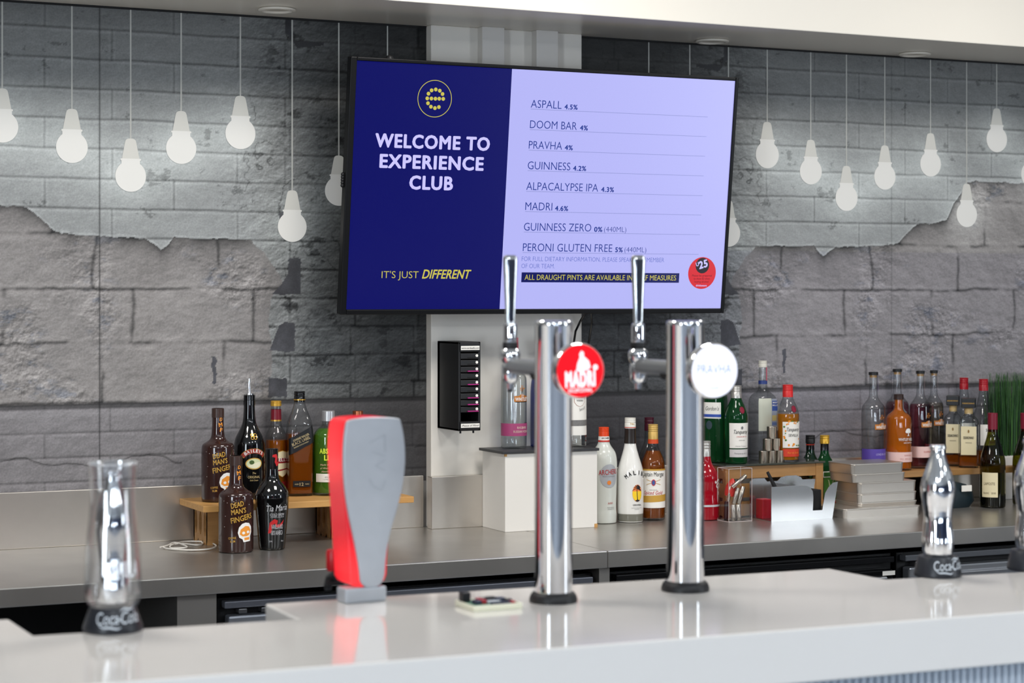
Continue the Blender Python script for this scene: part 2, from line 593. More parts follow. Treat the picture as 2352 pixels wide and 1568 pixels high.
nx = int(round((WX1 - WX0) / STEP)) + 1
nz = int(round((WZ1 - WZ0) / STEP)) + 1
gx = np.linspace(WX0, WX1, nx)
gz = np.linspace(WZ0, WZ1, nz)
GX, GZ = np.meshgrid(gx, gz)
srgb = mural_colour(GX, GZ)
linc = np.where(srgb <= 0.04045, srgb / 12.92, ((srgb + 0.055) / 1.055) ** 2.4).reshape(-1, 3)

def bulb_outline(cx, zt, zb):
    """printed lamp: holder cone, collar and globe as three flat shapes"""
    h = zt - zb
    s = h / 125.0
    parts = []
    cone = [(-11.5, 4), (-9, 1.6), (-5, 0.2), (0, 0), (5, 0.2), (9, 1.6), (11.5, 4), (13.2, 8.5), (21, 48), (-21, 48), (-13.2, 8.5)]
    parts.append(('cone', [(cx + a * s, zt - b * s) for a, b in cone]))
    parts.append(('collar', [(cx + a * s, zt - b * s) for a, b in ((-23.5, 47), (23.5, 47), (24.5, 49), (23.5, 51.5), (-23.5, 51.5), (-24.5, 49))]))
    gl = [(-22, 51)]
    R, cy = 36.5, 88.0
    a0 = math.asin(22 / R)
    for i in range(41):
        a = a0 + (2 * PI - 2 * a0) * i / 40
        gl.append((-R * math.sin(a) * 1.0, cy - R * math.cos(a)))
    gl.append((22, 51))
    parts.append(('globe', [(cx + a * s, zt - b * s) for a, b in gl]))
    return parts

def build_mural():
    n0 = nx * nz
    verts = np.zeros((n0, 3))
    verts[:, 0] = GX.ravel()
    verts[:, 1] = WY
    verts[:, 2] = GZ.ravel()
    i = np.arange(nx - 1)
    j = np.arange(nz - 1)
    I, J = np.meshgrid(i, j)
    a = (J * nx + I).ravel()
    quads = np.stack([a, a + 1, a + 1 + nx, a + nx], -1)
    ev, ef, em = [], [], []
    def poly(pts, m, y):
        o = n0 + len(ev)
        for p, q in pts:
            ev.append((p, y, q))
        ef.append(list(range(o, o + len(pts))))
        em.append(m)
    for cx, zt, zb in BPOS:
        poly([(cx - 0.0022, WZ1), (cx - 0.0022, zt - 0.003), (cx + 0.0022, zt - 0.003), (cx + 0.0022, WZ1)], 3, WY - 0.0006)
        for kind, pts in bulb_outline(cx, zt, zb):
            poly(pts, {'cone': 2, 'collar': 1, 'globe': 1}[kind], {'cone': WY - 0.0009, 'collar': WY - 0.0015, 'globe': WY - 0.0012}[kind])
    for cx in (2.234, 3.135, 3.287):
        poly([(cx - 0.002, WZ1), (cx - 0.002, 2.0), (cx + 0.002, 2.0), (cx + 0.002, WZ1)], 3, WY - 0.0006)
    me = bpy.data.meshes.new('wall_back')
    nv = n0 + len(ev)
    allv = np.vstack([verts, np.array(ev)])
    loops = np.concatenate([quads.ravel(), np.array([q for f in ef for q in f])])
    lens = np.concatenate([np.full(len(quads), 4), np.array([len(f) for f in ef])])
    starts = np.concatenate([[0], np.cumsum(lens)[:-1]])
    me.vertices.add(nv)
    me.vertices.foreach_set('co', allv.ravel())
    me.loops.add(len(loops))
    me.loops.foreach_set('vertex_index', loops.astype(np.int32))
    me.polygons.add(len(lens))
    me.polygons.foreach_set('loop_start', starts.astype(np.int32))
    me.polygons.foreach_set('material_index', np.concatenate([np.zeros(len(quads)), np.array(em)]).astype(np.int32))
    me.update(calc_edges=True)
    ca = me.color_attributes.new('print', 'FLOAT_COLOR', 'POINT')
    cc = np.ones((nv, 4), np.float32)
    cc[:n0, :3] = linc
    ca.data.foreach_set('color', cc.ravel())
    m = bpy.data.materials.new('printed_mural')
    m.use_nodes = True
    nt = m.node_tree
    b = nt.nodes['Principled BSDF']
    at = nt.nodes.new('ShaderNodeAttribute')
    at.attribute_name = 'print'
    tc = nt.nodes.new('ShaderNodeTexCoord')
    n = nt.nodes.new('ShaderNodeTexNoise')
    n.inputs['Scale'].default_value = 190
    n.inputs['Detail'].default_value = 3
    mr = nt.nodes.new('ShaderNodeMapRange')
    mr.inputs['To Min'].default_value = 0.74
    mr.inputs['To Max'].default_value = 1.26
    mx = nt.nodes.new('ShaderNodeMix')
    mx.data_type = 'RGBA'
    mx.blend_type = 'MULTIPLY'
    mx.inputs['Factor'].default_value = 1.0
    nt.links.new(tc.outputs['Object'], n.inputs['Vector'])
    nt.links.new(n.outputs['Fac'], mr.inputs['Value'])
    nt.links.new(at.outputs['Color'], mx.inputs['A'])
    nt.links.new(mr.outputs['Result'], mx.inputs['B'])
    nt.links.new(mx.outputs['Result'], b.inputs['Base Color'])
    b.inputs['Roughness'].default_value = 0.5
    b.inputs['Specular IOR Level'].default_value = 0.3
    me.materials.append(m)
    me.materials.append(mat('printed_globe', rgb(224, 222, 216), 0.5))
    me.materials.append(mat('printed_holder', rgb(205, 203, 195), 0.5))
    me.materials.append(mat('printed_cord', rgb(178, 178, 172), 0.5))
    o = bpy.data.objects.new('wall_back', me)
    COL.objects.link(o)
    struct(o, 'grey printed brick mural with white hanging light bulbs on back wall', 'wall')
build_mural()

# ------------------------------------------------------------------ room shell
mb = MB().box(-4.5, 7.5, -6.0, 5.8, -0.08, 0.0)
struct(mb.build('floor', mat('floor_vinyl', rgb(124, 130, 140), 0.4, noise=0.1, nscale=8)), 'dark floor behind and in front of the bar', 'floor')
mb = MB().box(-4.5, 7.5, -6.0, 5.8, 3.0, 3.08)
struct(mb.build('ceiling', mat('ceiling_paint', rgb(222, 220, 214), 0.7)), 'white ceiling over the bar', 'ceiling')
mb = MB().box(-4.5, 7.5, WY, WY + 0.12, 0.0, WZ0)
mb.box(-4.5, 7.5, WY + 0.004, WY + 0.12, WZ0, 3.0)
struct(mb.build('wall_rear', mat('wall_paint_grey', rgb(120, 118, 116), 0.7)), 'plain grey wall behind the printed mural', 'wall')
mb = MB().box(-4.62, -4.5, -6.0, 5.8, 0, 3.0)
struct(mb.build('wall_left', mat('wall_paint_warm', rgb(128, 116, 108), 0.7)), 'warm grey wall at the left end of the room', 'wall')
mb = MB().box(7.5, 7.62, -6.0, 5.8, 0, 3.0)
struct(mb.build('wall_right', mat('wall_paint_cool', rgb(120, 124, 134), 0.7)), 'cool grey wall at the right end of the room', 'wall')
mb = MB().box(-4.5, 7.5, -6.1, -5.98, 0, 3.0)
struct(mb.build('wall_front', mat('wall_paint_slate', rgb(74, 88, 124), 0.7)), 'slate wall at the far side of the room', 'wall')

# boxed-in beam over the back bar
SOF = 2.42
def beam_y(x):
    return 5.138 + (x - 2.188) * (5.199 - 5.138) / (4.335 - 2.188)
mb = MB()
pl = [(-4.5, beam_y(-4.5)), (7.5, beam_y(7.5)), (7.5, WY), (-4.5, WY)]
mb.prism(pl, SOF, 3.0)
struct(mb.build('trim_1', mat('beam_paint', rgb(232, 226, 214), 0.28, noise=0.015, nscale=3), bevel=0.003), 'cream painted boxed beam above the back bar', 'beam')
mb = MB().box(WX0, WX1, WY - 0.004, WY, SOF - 0.006, SOF)
struct(mb.build('trim_2', DARKGAP), 'thin dark joint between mural and beam', 'trim')

# white pier in the middle of the wall
PX0, PX1, PY = 2.36, 2.873, 5.54
mb = MB().box(PX0, PX1, PY, WY, 0.9, SOF)
struct(mb.build('wall_center', mat('pier_paint', rgb(222, 217, 208), 0.6, noise=0.03, nscale=2.5), bevel=0.003), 'white painted pier behind the screen', 'wall')
for i, px in enumerate((1097, 1221)):
    x0 = V(px, 100, PY).x
    t = MB().box(x0, x0 + 0.075, PY - 0.035, PY, 1.75, SOF).build('trim_%d' % (3 + i), mat('trunking_white', rgb(206, 202, 196), 0.5), bevel=0.002)
    struct(t, ('left' if i == 0 else 'right') + ' white cable trunking running down the white pier', 'trunking')

# downlights under the beam
DL = [((636, 27), 'leftmost'), ((1636, 100), 'middle'), ((2101, 133), 'rightmost')]
for (px, py), w in DL:
    p = G(px, py, SOF)
    p.y = min(p.y, WY - 0.06)
    p.y = 5.42 if w == 'leftmost' else 5.49
    q = V(px, py, p.y)
    t = thing('downlight', w + ' round white downlight under the cream beam', 'downlight', (q.x, p.y, SOF), 0, 'downlights under the beam')
    mb = MB().lathe([(0.050, -0.0005), (0.053, -0.002), (0.053, -0.006), (0.050, -0.008), (0.043, -0.008), (0.037, -0.002)], 40, cap0=False, cap1=False)
    mb.build('trim_ring', mat('downlight_white', rgb(224, 218, 206), 0.4), t)
    MB().lathe([(0.0001, -0.003), (0.036, -0.003)], 32, cap0=False, cap1=False).build('lens', mat('downlight_lens', rgb(196, 188, 172), 0.3), t)

# ------------------------------------------------------------------ back counter
CH = 0.90
CY0 = 4.832
t = thing('back_counter', 'long stainless steel back counter against the brick mural', 'counter', (2.5, 5.2, CH))
def loc_box(x0, x1, y0, y1, z0, z1):
    return MB().box(x0 - 2.5, x1 - 2.5, y0 - 5.2, y1 - 5.2, z0 - CH, z1 - CH)
xs = G(1385, 1262, CH).x
loc_box(-1.5, xs - 0.0006, CY0, WY - 0.001, CH - 0.047, CH).build('worktop', STEEL, t, bevel=0.003)
loc_box(xs + 0.0006, 6.4, CY0, WY - 0.001, CH - 0.047, CH).build('worktop', STEEL, t, bevel=0.003)
for n_, (ax, bx, ay, byy, lab_) in enumerate(((-1.5, 2.347, WY - 0.012, WY - 0.001, 'steel upstand strip along the mural left of the white pier'), (2.347, 2.885, 5.505, 5.539, 'steel upstand wrapped round the foot of the white pier'), (2.885, 6.4, WY - 0.012, WY - 0.001, 'steel upstand strip along the mural right of the white pier'))):
    struct(MB().box(ax, bx, ay, byy, CH, 1.057).build('trim_%d' % (5 + n_), STEELT, bevel=0.002), lab_, 'upstand')
def uy(px):
    return V(px, 1380, 4.87).x
for a, b in ((407, 497), (1376, 1400)):
    tag(MB().box(uy(a), uy(b), 4.87, 5.49, 0.0, CH - 0.047).build('support_panel', STEELP), 'wide grey steel panel under the counter at left' if a == 407 else 'narrow grey steel panel under the counter between two coolers', 'panel')
struct(MB().box(-1.5, 6.4, 5.50, 5.57, 0.0, CH - 0.048).build('trim_8', DARKGAP), 'dark back board under the steel counter', 'panel')

def cooler(a, b, label, style):
    x0, x1 = uy(a) + 0.006, uy(b) - 0.006
    t = thing('bottle_cooler', label, 'bottle cooler', (x0, 4.88, 0.0), 0, 'coolers under the back counter')
    w = x1 - x0
    MB().box(0, w, 0.02, 0.58, 0.06, 0.832).build('body', mat('cooler_black', rgb(14, 14, 15), 0.35), t, bevel=0.003)
    rail = {'grey': rgb(118, 120, 128), 'black': rgb(20, 20, 22), 'silver': rgb(118, 120, 124)}[style]
    MB().box(0.012, w - 0.01, -0.012, 0.02, 0.808, 0.826).build('top_rail', mat('cooler_rail_' + style, rail, 0.35, 0.5), t, bevel=0.003)
    dm = {'grey': rgb(160, 164, 172), 'black': rgb(17, 17, 19), 'silver': rgb(160, 162, 166)}[style]
    d = MB().box(0.02, w - 0.02, -0.02, 0.018, 0.10, 0.790).build('door', mat('cooler_door_' + style, dm, 0.32, 0.7), t, bevel=0.006)
    MB().box(0.05, w - 0.05, -0.034, -0.02, 0.752, 0.770).build('handle', mat('cooler_handle', rgb(190, 192, 196), 0.25, 0.9), d, bevel=0.004)
    for k in range(2):
        hx = 0.05 + 0.06 * k
        MB().box(hx, hx + 0.022, -0.010, 0.02, 0.793, 0.805).build('hinge', mat('hinge_steel', rgb(150, 150, 152), 0.3, 0.9), t, bevel=0.002)
    return t, w
cooler(500, 1374, 'cooler with grey rail under the counter, left of centre', 'grey')
tb, w = cooler(1402, 2064, 'all black cooler under the counter behind the chrome taps', 'black')
MB().box(w - 0.06, w - 0.015, -0.0215, -0.0205, 0.772, 0.785).build('sticker', WHITEL, tb)
cooler(2068, 2560, 'silver fronted cooler under the counter at the right end', 'silver')
MB

# ------------------------------------------------------------------ front bar
FH = 1.04
t = thing('bar_counter', 'long white polished stone bar counter across the foreground', 'bar counter', (1.6, 3.1, 0))
f1, f2 = G(638, 1538, FH), G(2352, 1404, FH)
sl = (f2.y - f1.y) / (f2.x - f1.x)
fy = lambda x: f1.y + (x - f1.x) * sl
gp = lambda a, b_: tuple(G(a, b_, FH)[:2])
r1, r2 = G(2035, 1330, FH), G(2316, 1315, FH)
q = [(-1.2, fy(-1.2)), (5.6, fy(5.6)), (5.6, r1.y + (r2.y - r1.y) / (r2.x - r1.x) * (5.6 - r1.x)), gp(2035, 1330), gp(1905, 1305), gp(609, 1386), gp(684, 1421), gp(79, 1459), gp(21, 1421), (-1.2, G(21, 1421, FH).y + 0.02)]
ctop = mat('white_quartz', rgb(224, 220, 215), 0.10, noise=0.03, nscale=2.2, coat=0.3)
MB().prism([(a - 1.6, b - 3.1) for a, b in q], FH - 0.092, FH).build('countertop', ctop, t, bevel=0.004, bseg=3)
MB().prism([(-2.7, fy(-1.1) + 0.07 - 3.1), (3.9, fy(5.5) + 0.07 - 3.1), (3.9, 0.08), (-2.7, 0.12)], 0.0, FH - 0.092).build('body', mat('bar_body', rgb(60, 60, 62), 0.6), t)
mb = MB()
pts = []
nr = 440
for i in range(nr * 4 + 1):
    x = -1.1 + 6.6 * i / (nr * 4)
    pts.append((x - 1.6, fy(x) - 3.1 + 0.045 + 0.011 * math.sin(2 * PI * i / 4 + 0.4)))
vs = [(a, b, 0.02) for a, b in pts] + [(a, b, FH - 0.092) for a, b in pts]
n = len(pts)
mb.add(vs, [(i, i + 1, n + i + 1, n + i) for i in range(n - 1)], 0, True)
mb.build('corrugated_front', mat('corrugated_white', rgb(205, 212, 220), 0.35, 0.3), t)

# ------------------------------------------------------------------ menu screen
YB = 5.40
_BL, _BR = V(781, 724, YB), V(1663, 718, YB)
TW = _BR.x - _BL.x
TILT = math.radians(7.0)
TO = Vector(((_BL.x + _BR.x) / 2, YB, (_BL.z + _BR.z) / 2))
TU = Vector((0, -math.sin(TILT), math.cos(TILT)))
TN = Vector((0, -math.cos(TILT), -math.sin(TILT)))
def S(px, py, off=0.0):
    """photo px on the screen plane -> (s, t) in the screen's own frame"""
    d = V(px, py, 1.0) - Vector((0, 0, EYE))
    o = TO + TN * off - Vector((0, 0, EYE))
    k = o.dot(TN) / d.dot(TN)
    p = Vector((0, 0, EYE)) + d * k - TO
    return p.x, p.dot(TU)
def C1(cx, cy):
    return 780 + cx * 940 / 2352.0, 120 + cy * 620 / 1551.0
TH = (S(806, 130)[1] + S(1699, 178)[1]) / 2
tv = thing('wall_screen', 'large wall-mounted menu screen, blue and lavender, tilted forward on the pier', 'screen', TO)
tv.rotation_euler = (TILT, 0, 0)
# local frame: x along the wall, z up the screen, -y out of the screen
def sf(off):
    return lambda a, b: (a, -off, b)
l, b_ = S(*C1(42, 1480)); r, _ = S(*C1(2190, 1470)); tl, tt = S(*C1(100, 48)); tr, tt2 = S(*C1(2283, 165))
sl_, sr_, sb_, st_ = (l + tl) / 2, (r + tr) / 2, (b_ + S(*C1(2190, 1470))[1]) / 2, (tt + tt2) / 2
mb = MB()
W2 = TW / 2
o_, i_ = (-W2, W2, 0.0, TH), (sl_, sr_, sb_, st_)
mb.box(o_[0], i_[0], -0.0, 0.03, o_[2], o_[3]).box(i_[1], o_[1], -0.0, 0.03, o_[2], o_[3])
mb.box(i_[0], i_[1], -0.0, 0.03, o_[2], i_[2]).box(i_[0], i_[1], -0.0, 0.03, i_[3], o_[3])
mb.build('bezel', mat('bezel_black', rgb(10, 10, 12), 0.4, spec=0.25), tv, bevel=0.0025)
MB().box(-W2 + 0.01, W2 - 0.01, 0.03, 0.055, 0.012, TH - 0.012).build('back_shell', BLACK, tv, bevel=0.006)
MB().box(-0.20, 0.20, 0.055, 0.085, 0.22, 0.52).box(-0.03, 0.03, 0.085, 0.16, 0.24, 0.50).build('wall_bracket', BLACK, tv, bevel=0.003)
def scr(name, col, e, rough=0.25):
    return mat(name, rgb(4, 4, 6), rough, emit=col, estr=e, spec=0.35)
dv, _ = S(*C1(960, 790))
S_BLUE = scr('screen_blue', rgb(4, 7, 98), 1.0)
S_LAV = scr('screen_lavender', rgb(182, 183, 247), 1.0)
S_TXT = scr('screen_text_blue', rgb(22, 50, 140), 1.0)
S_TXTL = scr('screen_text_light', rgb(86, 104, 190), 1.0)
S_WHT = scr('screen_text_white', rgb(205, 200, 255), 1.0)
S_YEL = scr('screen_text_yellow', rgb(206, 196, 84), 1.0)
S_NAVY = scr('screen_navy', rgb(8, 16, 92), 1.0)
S_RED = scr('screen_red', rgb(214, 34, 46), 1.0)
S_BLK = scr('screen_black', rgb(26, 20, 28), 1.0)
S_LINE = scr('screen_line', rgb(140, 146, 205), 1.0)
S_DRED = scr('screen_text_dark', rgb(90, 14, 30), 1.0)
OFF = -0.006
mb = MB()
mb.add([(sl_, -OFF, sb_), (dv, -OFF, sb_), (dv, -OFF, st_), (sl_, -OFF, st_)], [(0, 1, 2, 3)])
bp = mb.build('welcome_panel', S_BLUE, tv)
mb = MB()
mb.add([(dv, -OFF, sb_), (sr_, -OFF, sb_), (sr_, -OFF, st_), (dv, -OFF, st_)], [(0, 1, 2, 3)])
lp = mb.build('menu_panel', S_LAV, tv)
bp['label'] = 'blue welcome side of the screen'
lp['label'] = 'lavender drinks list side of the screen'
F1, F2, F3 = sf(OFF + 0.0006), sf(OFF + 0.0010), sf(OFF + 0.0014)
def line(mb, s, x1, yb, x2, cap, bold=0.0, shear=0.0, f=F1, mi=0, base=None):
    a, bl = S(*C1(x1, yb))
    c, _ = S(*C1(x2, yb))
    h = abs(S(*C1(x1, yb - cap))[1] - bl)
    flat_text(mb, s, a, bl if base is None else base, h, c - a, bold, shear, f, mi)
    return bl
for s, x1, yb, x2 in (('WELCOME TO', 207, 542, 868), ('EXPERIENCE', 232, 661, 832), ('CLUB', 403, 785, 655)):
    mb = MB()
    line(mb, s, x1, yb, x2, 74, 0.044)
    mb.build('heading_line', S_WHT, bp)
mb = MB()
line(mb, "IT'S JUST", 245, 1298, 457, 40, -0.008)
bl = S(*C1(477, 1300))[1]
line(mb, 'DIFFERENT', 477, 1300, 760, 50, 0.022, 0.28)
# brush strokes cut through the italic word
mb.build('slogan_lettering', S_YEL, bp)
mb = MB()
cx, cy = S(*C1(551, 267))
rx = abs(S(*C1(649, 270))[0] - cx)
ring_o, ring_i = rx, rx * 0.965
vs, fs = [], []
for i in range(72):
    a = 2 * PI * i / 72
    vs += [F1(cx + ring_o * math.cos(a), cy + ring_o * math.sin(a)), F1(cx + ring_i * math.cos(a), cy + ring_i * math.sin(a))]
for i in range(72):
    j = (i + 1) % 72
    fs.append((2 * i, 2 * j, 2 * j + 1, 2 * i + 1))
mb.add(vs, fs)
def disc(mb, x, y, r, f, mi=0, n=20, ry=None):
    mb.add([f(x + r * math.cos(2 * PI * i / n), y + (ry or r) * math.sin(2 * PI * i / n)) for i in range(n)], [tuple(range(n))], mi)
for px, py in ((557, 214), (533, 219), (580, 221), (515, 238), (596, 240), (508, 265), (532, 266), (555, 267), (577, 267), (600, 268), (512, 293), (529, 313), (552, 321), (575, 315)):
    a, b = S(*C1(px, py))
    disc(mb, a, b, 0.0056, F1)
mb.build('dotted_emblem', S_YEL, bp)
items = [('ASPALL', 1103, 318, 1280, '4.5%', 1297, 1373), ('DOOM BAR', 1098, 436, 1368, '4%', 1386, 1432), ('PRAVHA', 1091, 554, 1283, '4%', 1298, 1345),
         ('GUINNESS', 1085, 672, 1330, '4.2%', 1346, 1422), ('ALPACALYPSE IPA', 1077, 791, 1490, '4.3%', 1508, 1582), ('MADRI', 1071, 907, 1226, '4.6%', 1242, 1318),
         ('GUINNESS ZERO', 1063, 1025, 1450, '0%', 1467, 1515), ('PERONI GLUTEN FREE', 1057, 1143, 1571, '5%', 1588, 1632)]
ends = [2122, 2114, 2106, 2098, 2091, 2083, 2075, 2067]
ml = MB()
for k, (s, x1, yb, x2, p, x3, x4) in enumerate(items):
    mb = MB()
    bl = line(mb, s, x1, yb, x2, 45, -0.006)
    line(mb, p, x3, yb, x4, 27, 0.03, base=bl)
    if k >= 6:
        line(mb, '(440ML)', 1525 if k == 6 else 1642, yb, 1652 if k == 6 else 1767, 30, -0.012, base=bl)
    mb.build('menu_line', S_TXT, lp)
    ml = MB()
    a, ly = S(*C1(x1, yb + 8.5))
    c, _ = S(*C1(ends[k], yb + 35))
    ml.add([F1(a, ly - 0.0007), F1(c, ly - 0.0007), F1(c, ly + 0.0007), F1(a, ly + 0.0007)], [(0, 1, 2, 3)])
    ml.build('ruled_line', S_LINE, lp)
mb = MB()
line(mb, 'FOR FULL DIETARY INFORMATION, PLEASE SPEAK TO A MEMBER', 1051, 1200, 1870, 26, -0.012)
line(mb, 'OF OUR TEAM.', 1049, 1241, 1240, 26, -0.012)
mb.build('notice_lettering', S_TXTL, lp)
a, b = S(*C1(1048, 1322)); c, d = S(*C1(1958, 1268))
top = S(*C1(1048, 1265))[1]
mb = MB().add([F1(a, b), F1(c, b), F1(c, top), F1(a, top)], [(0, 1, 2, 3)])
mb.build('notice_band', S_NAVY, lp)
mb = MB()
line(mb, 'ALL DRAUGHT PINTS ARE AVAILABLE IN HALF MEASURES', 1067, 1308, 1938, 30, 0.0, f=F2)
mb.build('band_lettering', S_YEL, lp)
cx, cy = S(*C1(2088, 1269))
rx = abs(S(*C1(2167, 1272))[0] - cx)
mb = MB()
disc(mb, cx, cy, rx, F1, 0, 48)
a, b = S(*C1(2090, 1226))
disc(mb, a, b, rx * 0.49, F2, 1, 36)
flat_text(mb, 'U', a - rx * 0.44, b - rx * 0.06, rx * 0.24, rx * 0.20, 0.03, 0.0, F3, 2, 'L', 0.28)
flat_text(mb, '25', a - rx * 0.22, b - rx * 0.22, rx * 0.44, rx * 0.66, 0.05, 0.1, F3, 2, 'L', 0.28)
for k, s in enumerate(('Please be prepared', 'to show ID when', 'buying alcohol')):
    flat_text(mb, s, cx, cy - rx * (0.22 + 0.19 * k), rx * 0.12, rx * (1.42, 1.16, 1.0)[k], 0.0, 0, F2, 3, 'C')
flat_text(mb, 'drinkaware', cx, cy - rx * 0.84, rx * 0.12, rx * 0.78, 0.02, 0, F2, 2, 'C')
mb.build('age_check_badge', [S_RED, S_BLK, S_WHT, S_DRED], lp)
# cables from the screen to the wall
def loc_tv(p):
    return tv.matrix_basis.inverted() @ Vector(p)
for k, pts in enumerate(([(1346, 716, 5.46), (1334, 735, 5.49), (1322, 760, 5.50), (1316, 800, 5.50), (1318, 850, 5.51)],
                         [(1357, 714, 5.47), (1359, 740, 5.50), (1354, 775, 5.54), (1348, 810, 5.55), (1344, 850, 5.56)])):
    MB().tube([loc_tv(V(*p)) for p in pts], 0.0035, 8).build('cable', BLACKG, tv)
mb = MB()
for k in range(5):
    mb.ball((-W2 - 0.002, 0.02, 0.372 + 0.008 * k), 0.006)
mb.build('side_buttons', BLACK, tv)
mb = MB()
mb.lathe([(0.001, 0.006), (0.008, 0.004), (0.014, -0.006), (0.014, -0.02)][::-1], 16, 0, Matrix.Translation((S(904, 128)[0], 0.03, TH + 0.004)))
mb.build('sensor_cap', BLACK, tv)

# ------------------------------------------------------------------ card key box on the pier
cx0 = V(1005, 800, PY).x
yf = PY - 0.158
x0 = V(1053, 800, yf).x
x1 = V(1104, 800, yf).x
z1, z0 = V(1053, 785, yf).z, V(1053, 990, yf).z
cw, ch = x1 - x0, z1 - z0
box = thing('card_key_box', 'tall black card key box with pink tabs fixed to white pier', 'key box', (x0, PY, z0))
d = PY - yf
MB().box(0, 0.008, -d, 0, 0, ch).box(cw - 0.008, cw, -d, 0, 0, ch).box(0, cw, -0.02, 0, 0, ch).box(0, cw, -d, 0, ch - 0.008, ch).box(0, cw, -d, 0, 0, 0.008).build('case', mat('case_black', rgb(20, 20, 22), 0.5), box, bevel=0.002)
mb = MB().box(0.004, cw - 0.004, -d - 0.004, -d + 0.02, ch - 0.030, ch - 0.004)
hp = mb.build('header_plate', mat('plate_black', rgb(18, 18, 20), 0.4), box, bevel=0.002)
mb = MB().box(0.006, cw - 0.006, -d - 0.0055, -d - 0.004, ch - 0.024, ch - 0.012)
mb.build('web_label', [WHITEL], hp)
mb = MB()
fb = lambda a, b: (a, -d - 0.0062, b)
flat_text(mb, 'www.cardssafe.com', cw / 2, ch - 0.0205, 0.0050, cw * 0.80, 0.004, 0, fb, 0, 'C')
mb.build('lettering', [INK], hp)
mb = MB().box(0.004, cw - 0.004, -d - 0.004, -d + 0.02, 0.004, 0.028)
fp = mb.build('footer_plate', MATS['plate_black'], box, bevel=0.002)
mb = MB().box(0.006, cw - 0.006, -d - 0.0055, -d - 0.004, 0.010, 0.022)
mb.build('slogan_label', [WHITEL], fp)
mb = MB()
flat_text(mb, '-Peace of Mind-', cw / 2, 0.0138, 0.0050, cw * 0.8, 0, 0.2, fb, 0, 'C')
mb.build('lettering', [INK], fp)
PINK = mat('pink_plastic', rgb(170, 30, 120), 0.4)
TABS = mat('drawer_black', rgb(26, 26, 28), 0.4)
step = (ch - 0.034 - 0.052) / 9.0
for k in range(9):
    zt = ch - 0.034 - k * step
    dr = MB().box(0.006, cw - 0.006, -d - 0.003, -d + 0.10, zt - step + 0.003, zt).build('card_drawer', TABS, box, bevel=0.0018)
    MB().lathe([(0.0001, 0), (0.0042, 0), (0.0042, 0.001), (0.0001, 0.001)], 16, 0, Matrix.Translation((cw - 0.014, -d - 0.003, zt - 0.007)) @ Matrix.Rotation(PI / 2, 4, 'X')).build('number_disc', WHITEL, dr)
    if k in (2, 4, 6, 7, 8):
        MB().box(cw * 0.38, cw * 0.86, -d - 0.009, -d - 0.002, zt - step * 0.74, zt - step * 0.60).build('key_tab', PINK, dr)
    else:
        MB().box(cw * 0.38, cw * 0.74, -d - 0.0034, -d - 0.002, zt - step * 0.74, zt - step * 0.56).build('card_slot', mat('slot_black', rgb(4, 4, 5), 0.7), dr)
mb = MB()
for a in (0.015, cw - 0.015):
    mb.lathe([(0.003, -0.008), (0.003, 0)], 10, 0, Matrix.Translation((a, -d + 0.02, 0)))
mb.build('feet', BLACK, box)

# ------------------------------------------------------------------ white box with dark slab
pa, pb, pc = G(1162, 1222, CH), G(1375, 1211, CH), G(1088, 1207, CH)
bx0, bx1, by0, by1 = pa.x - 0.003, pb.x, 5.342, 5.504
bh = V(1162, 1036, by0).z - CH
wb = thing('display_plinth', 'square white wooden plinth with a dark slab top on the counter', 'plinth', ((bx0 + bx1) / 2, (by0 + by1) / 2, CH))
hw, hd = (bx1 - bx0) / 2, (by1 - by0) / 2
MB().box(-hw, hw, -hd, hd, 0, bh - 0.008).build('body', mat('plinth_white', rgb(228, 224, 217), 0.5, noise=0.02, nscale=5), wb, bevel=0.0015)
MB().box(-hw - 0.012, hw + 0.003, -hd - 0.008, hd, bh - 0.008, bh).build('slab', mat('slate_slab', rgb(50, 50, 52), 0.4, noise=0.15, nscale=40), wb, bevel=0.001)
mb = MB().box(hw - 0.010, hw + 0.0006, -hd - 0.0006, -hd + 0.01, 0.0, 0.011).box(-hw - 0.0006, -hw + 0.006, -hd - 0.0006, -hd + 0.006, bh - 0.016, bh - 0.0082)
mb.build('chipped_corners', WOOD, wb)
BOXTOP = CH + bh

# ------------------------------------------------------------------ bottles
def chaikin(p, k=2):
    for _ in range(k):
        q = [p[0]]
        for a, b in zip(p[:-1], p[1:]):
            q.append(tuple(u * 0.75 + v * 0.25 for u, v in zip(a, b)))
            q.append(tuple(u * 0.25 + v * 0.75 for u, v in zip(a, b)))
        q.append(p[-1])
        p = q
    return p

def clip(poly, x, side):
    """part of a flat outline on one side of the upright line at x"""
    out = []
    n = len(poly)
    for i in range(n):
        a, b = poly[i], poly[(i + 1) % n]
        ia, ib = (a[0] - x) * side >= 0, (b[0] - x) * side >= 0
        if ia:
            out.append(a)
        if ia != ib:
            t = (x - a[0]) / (b[0] - a[0])
            out.append((x, a[1] + (b[1] - a[1]) * t))
    return out

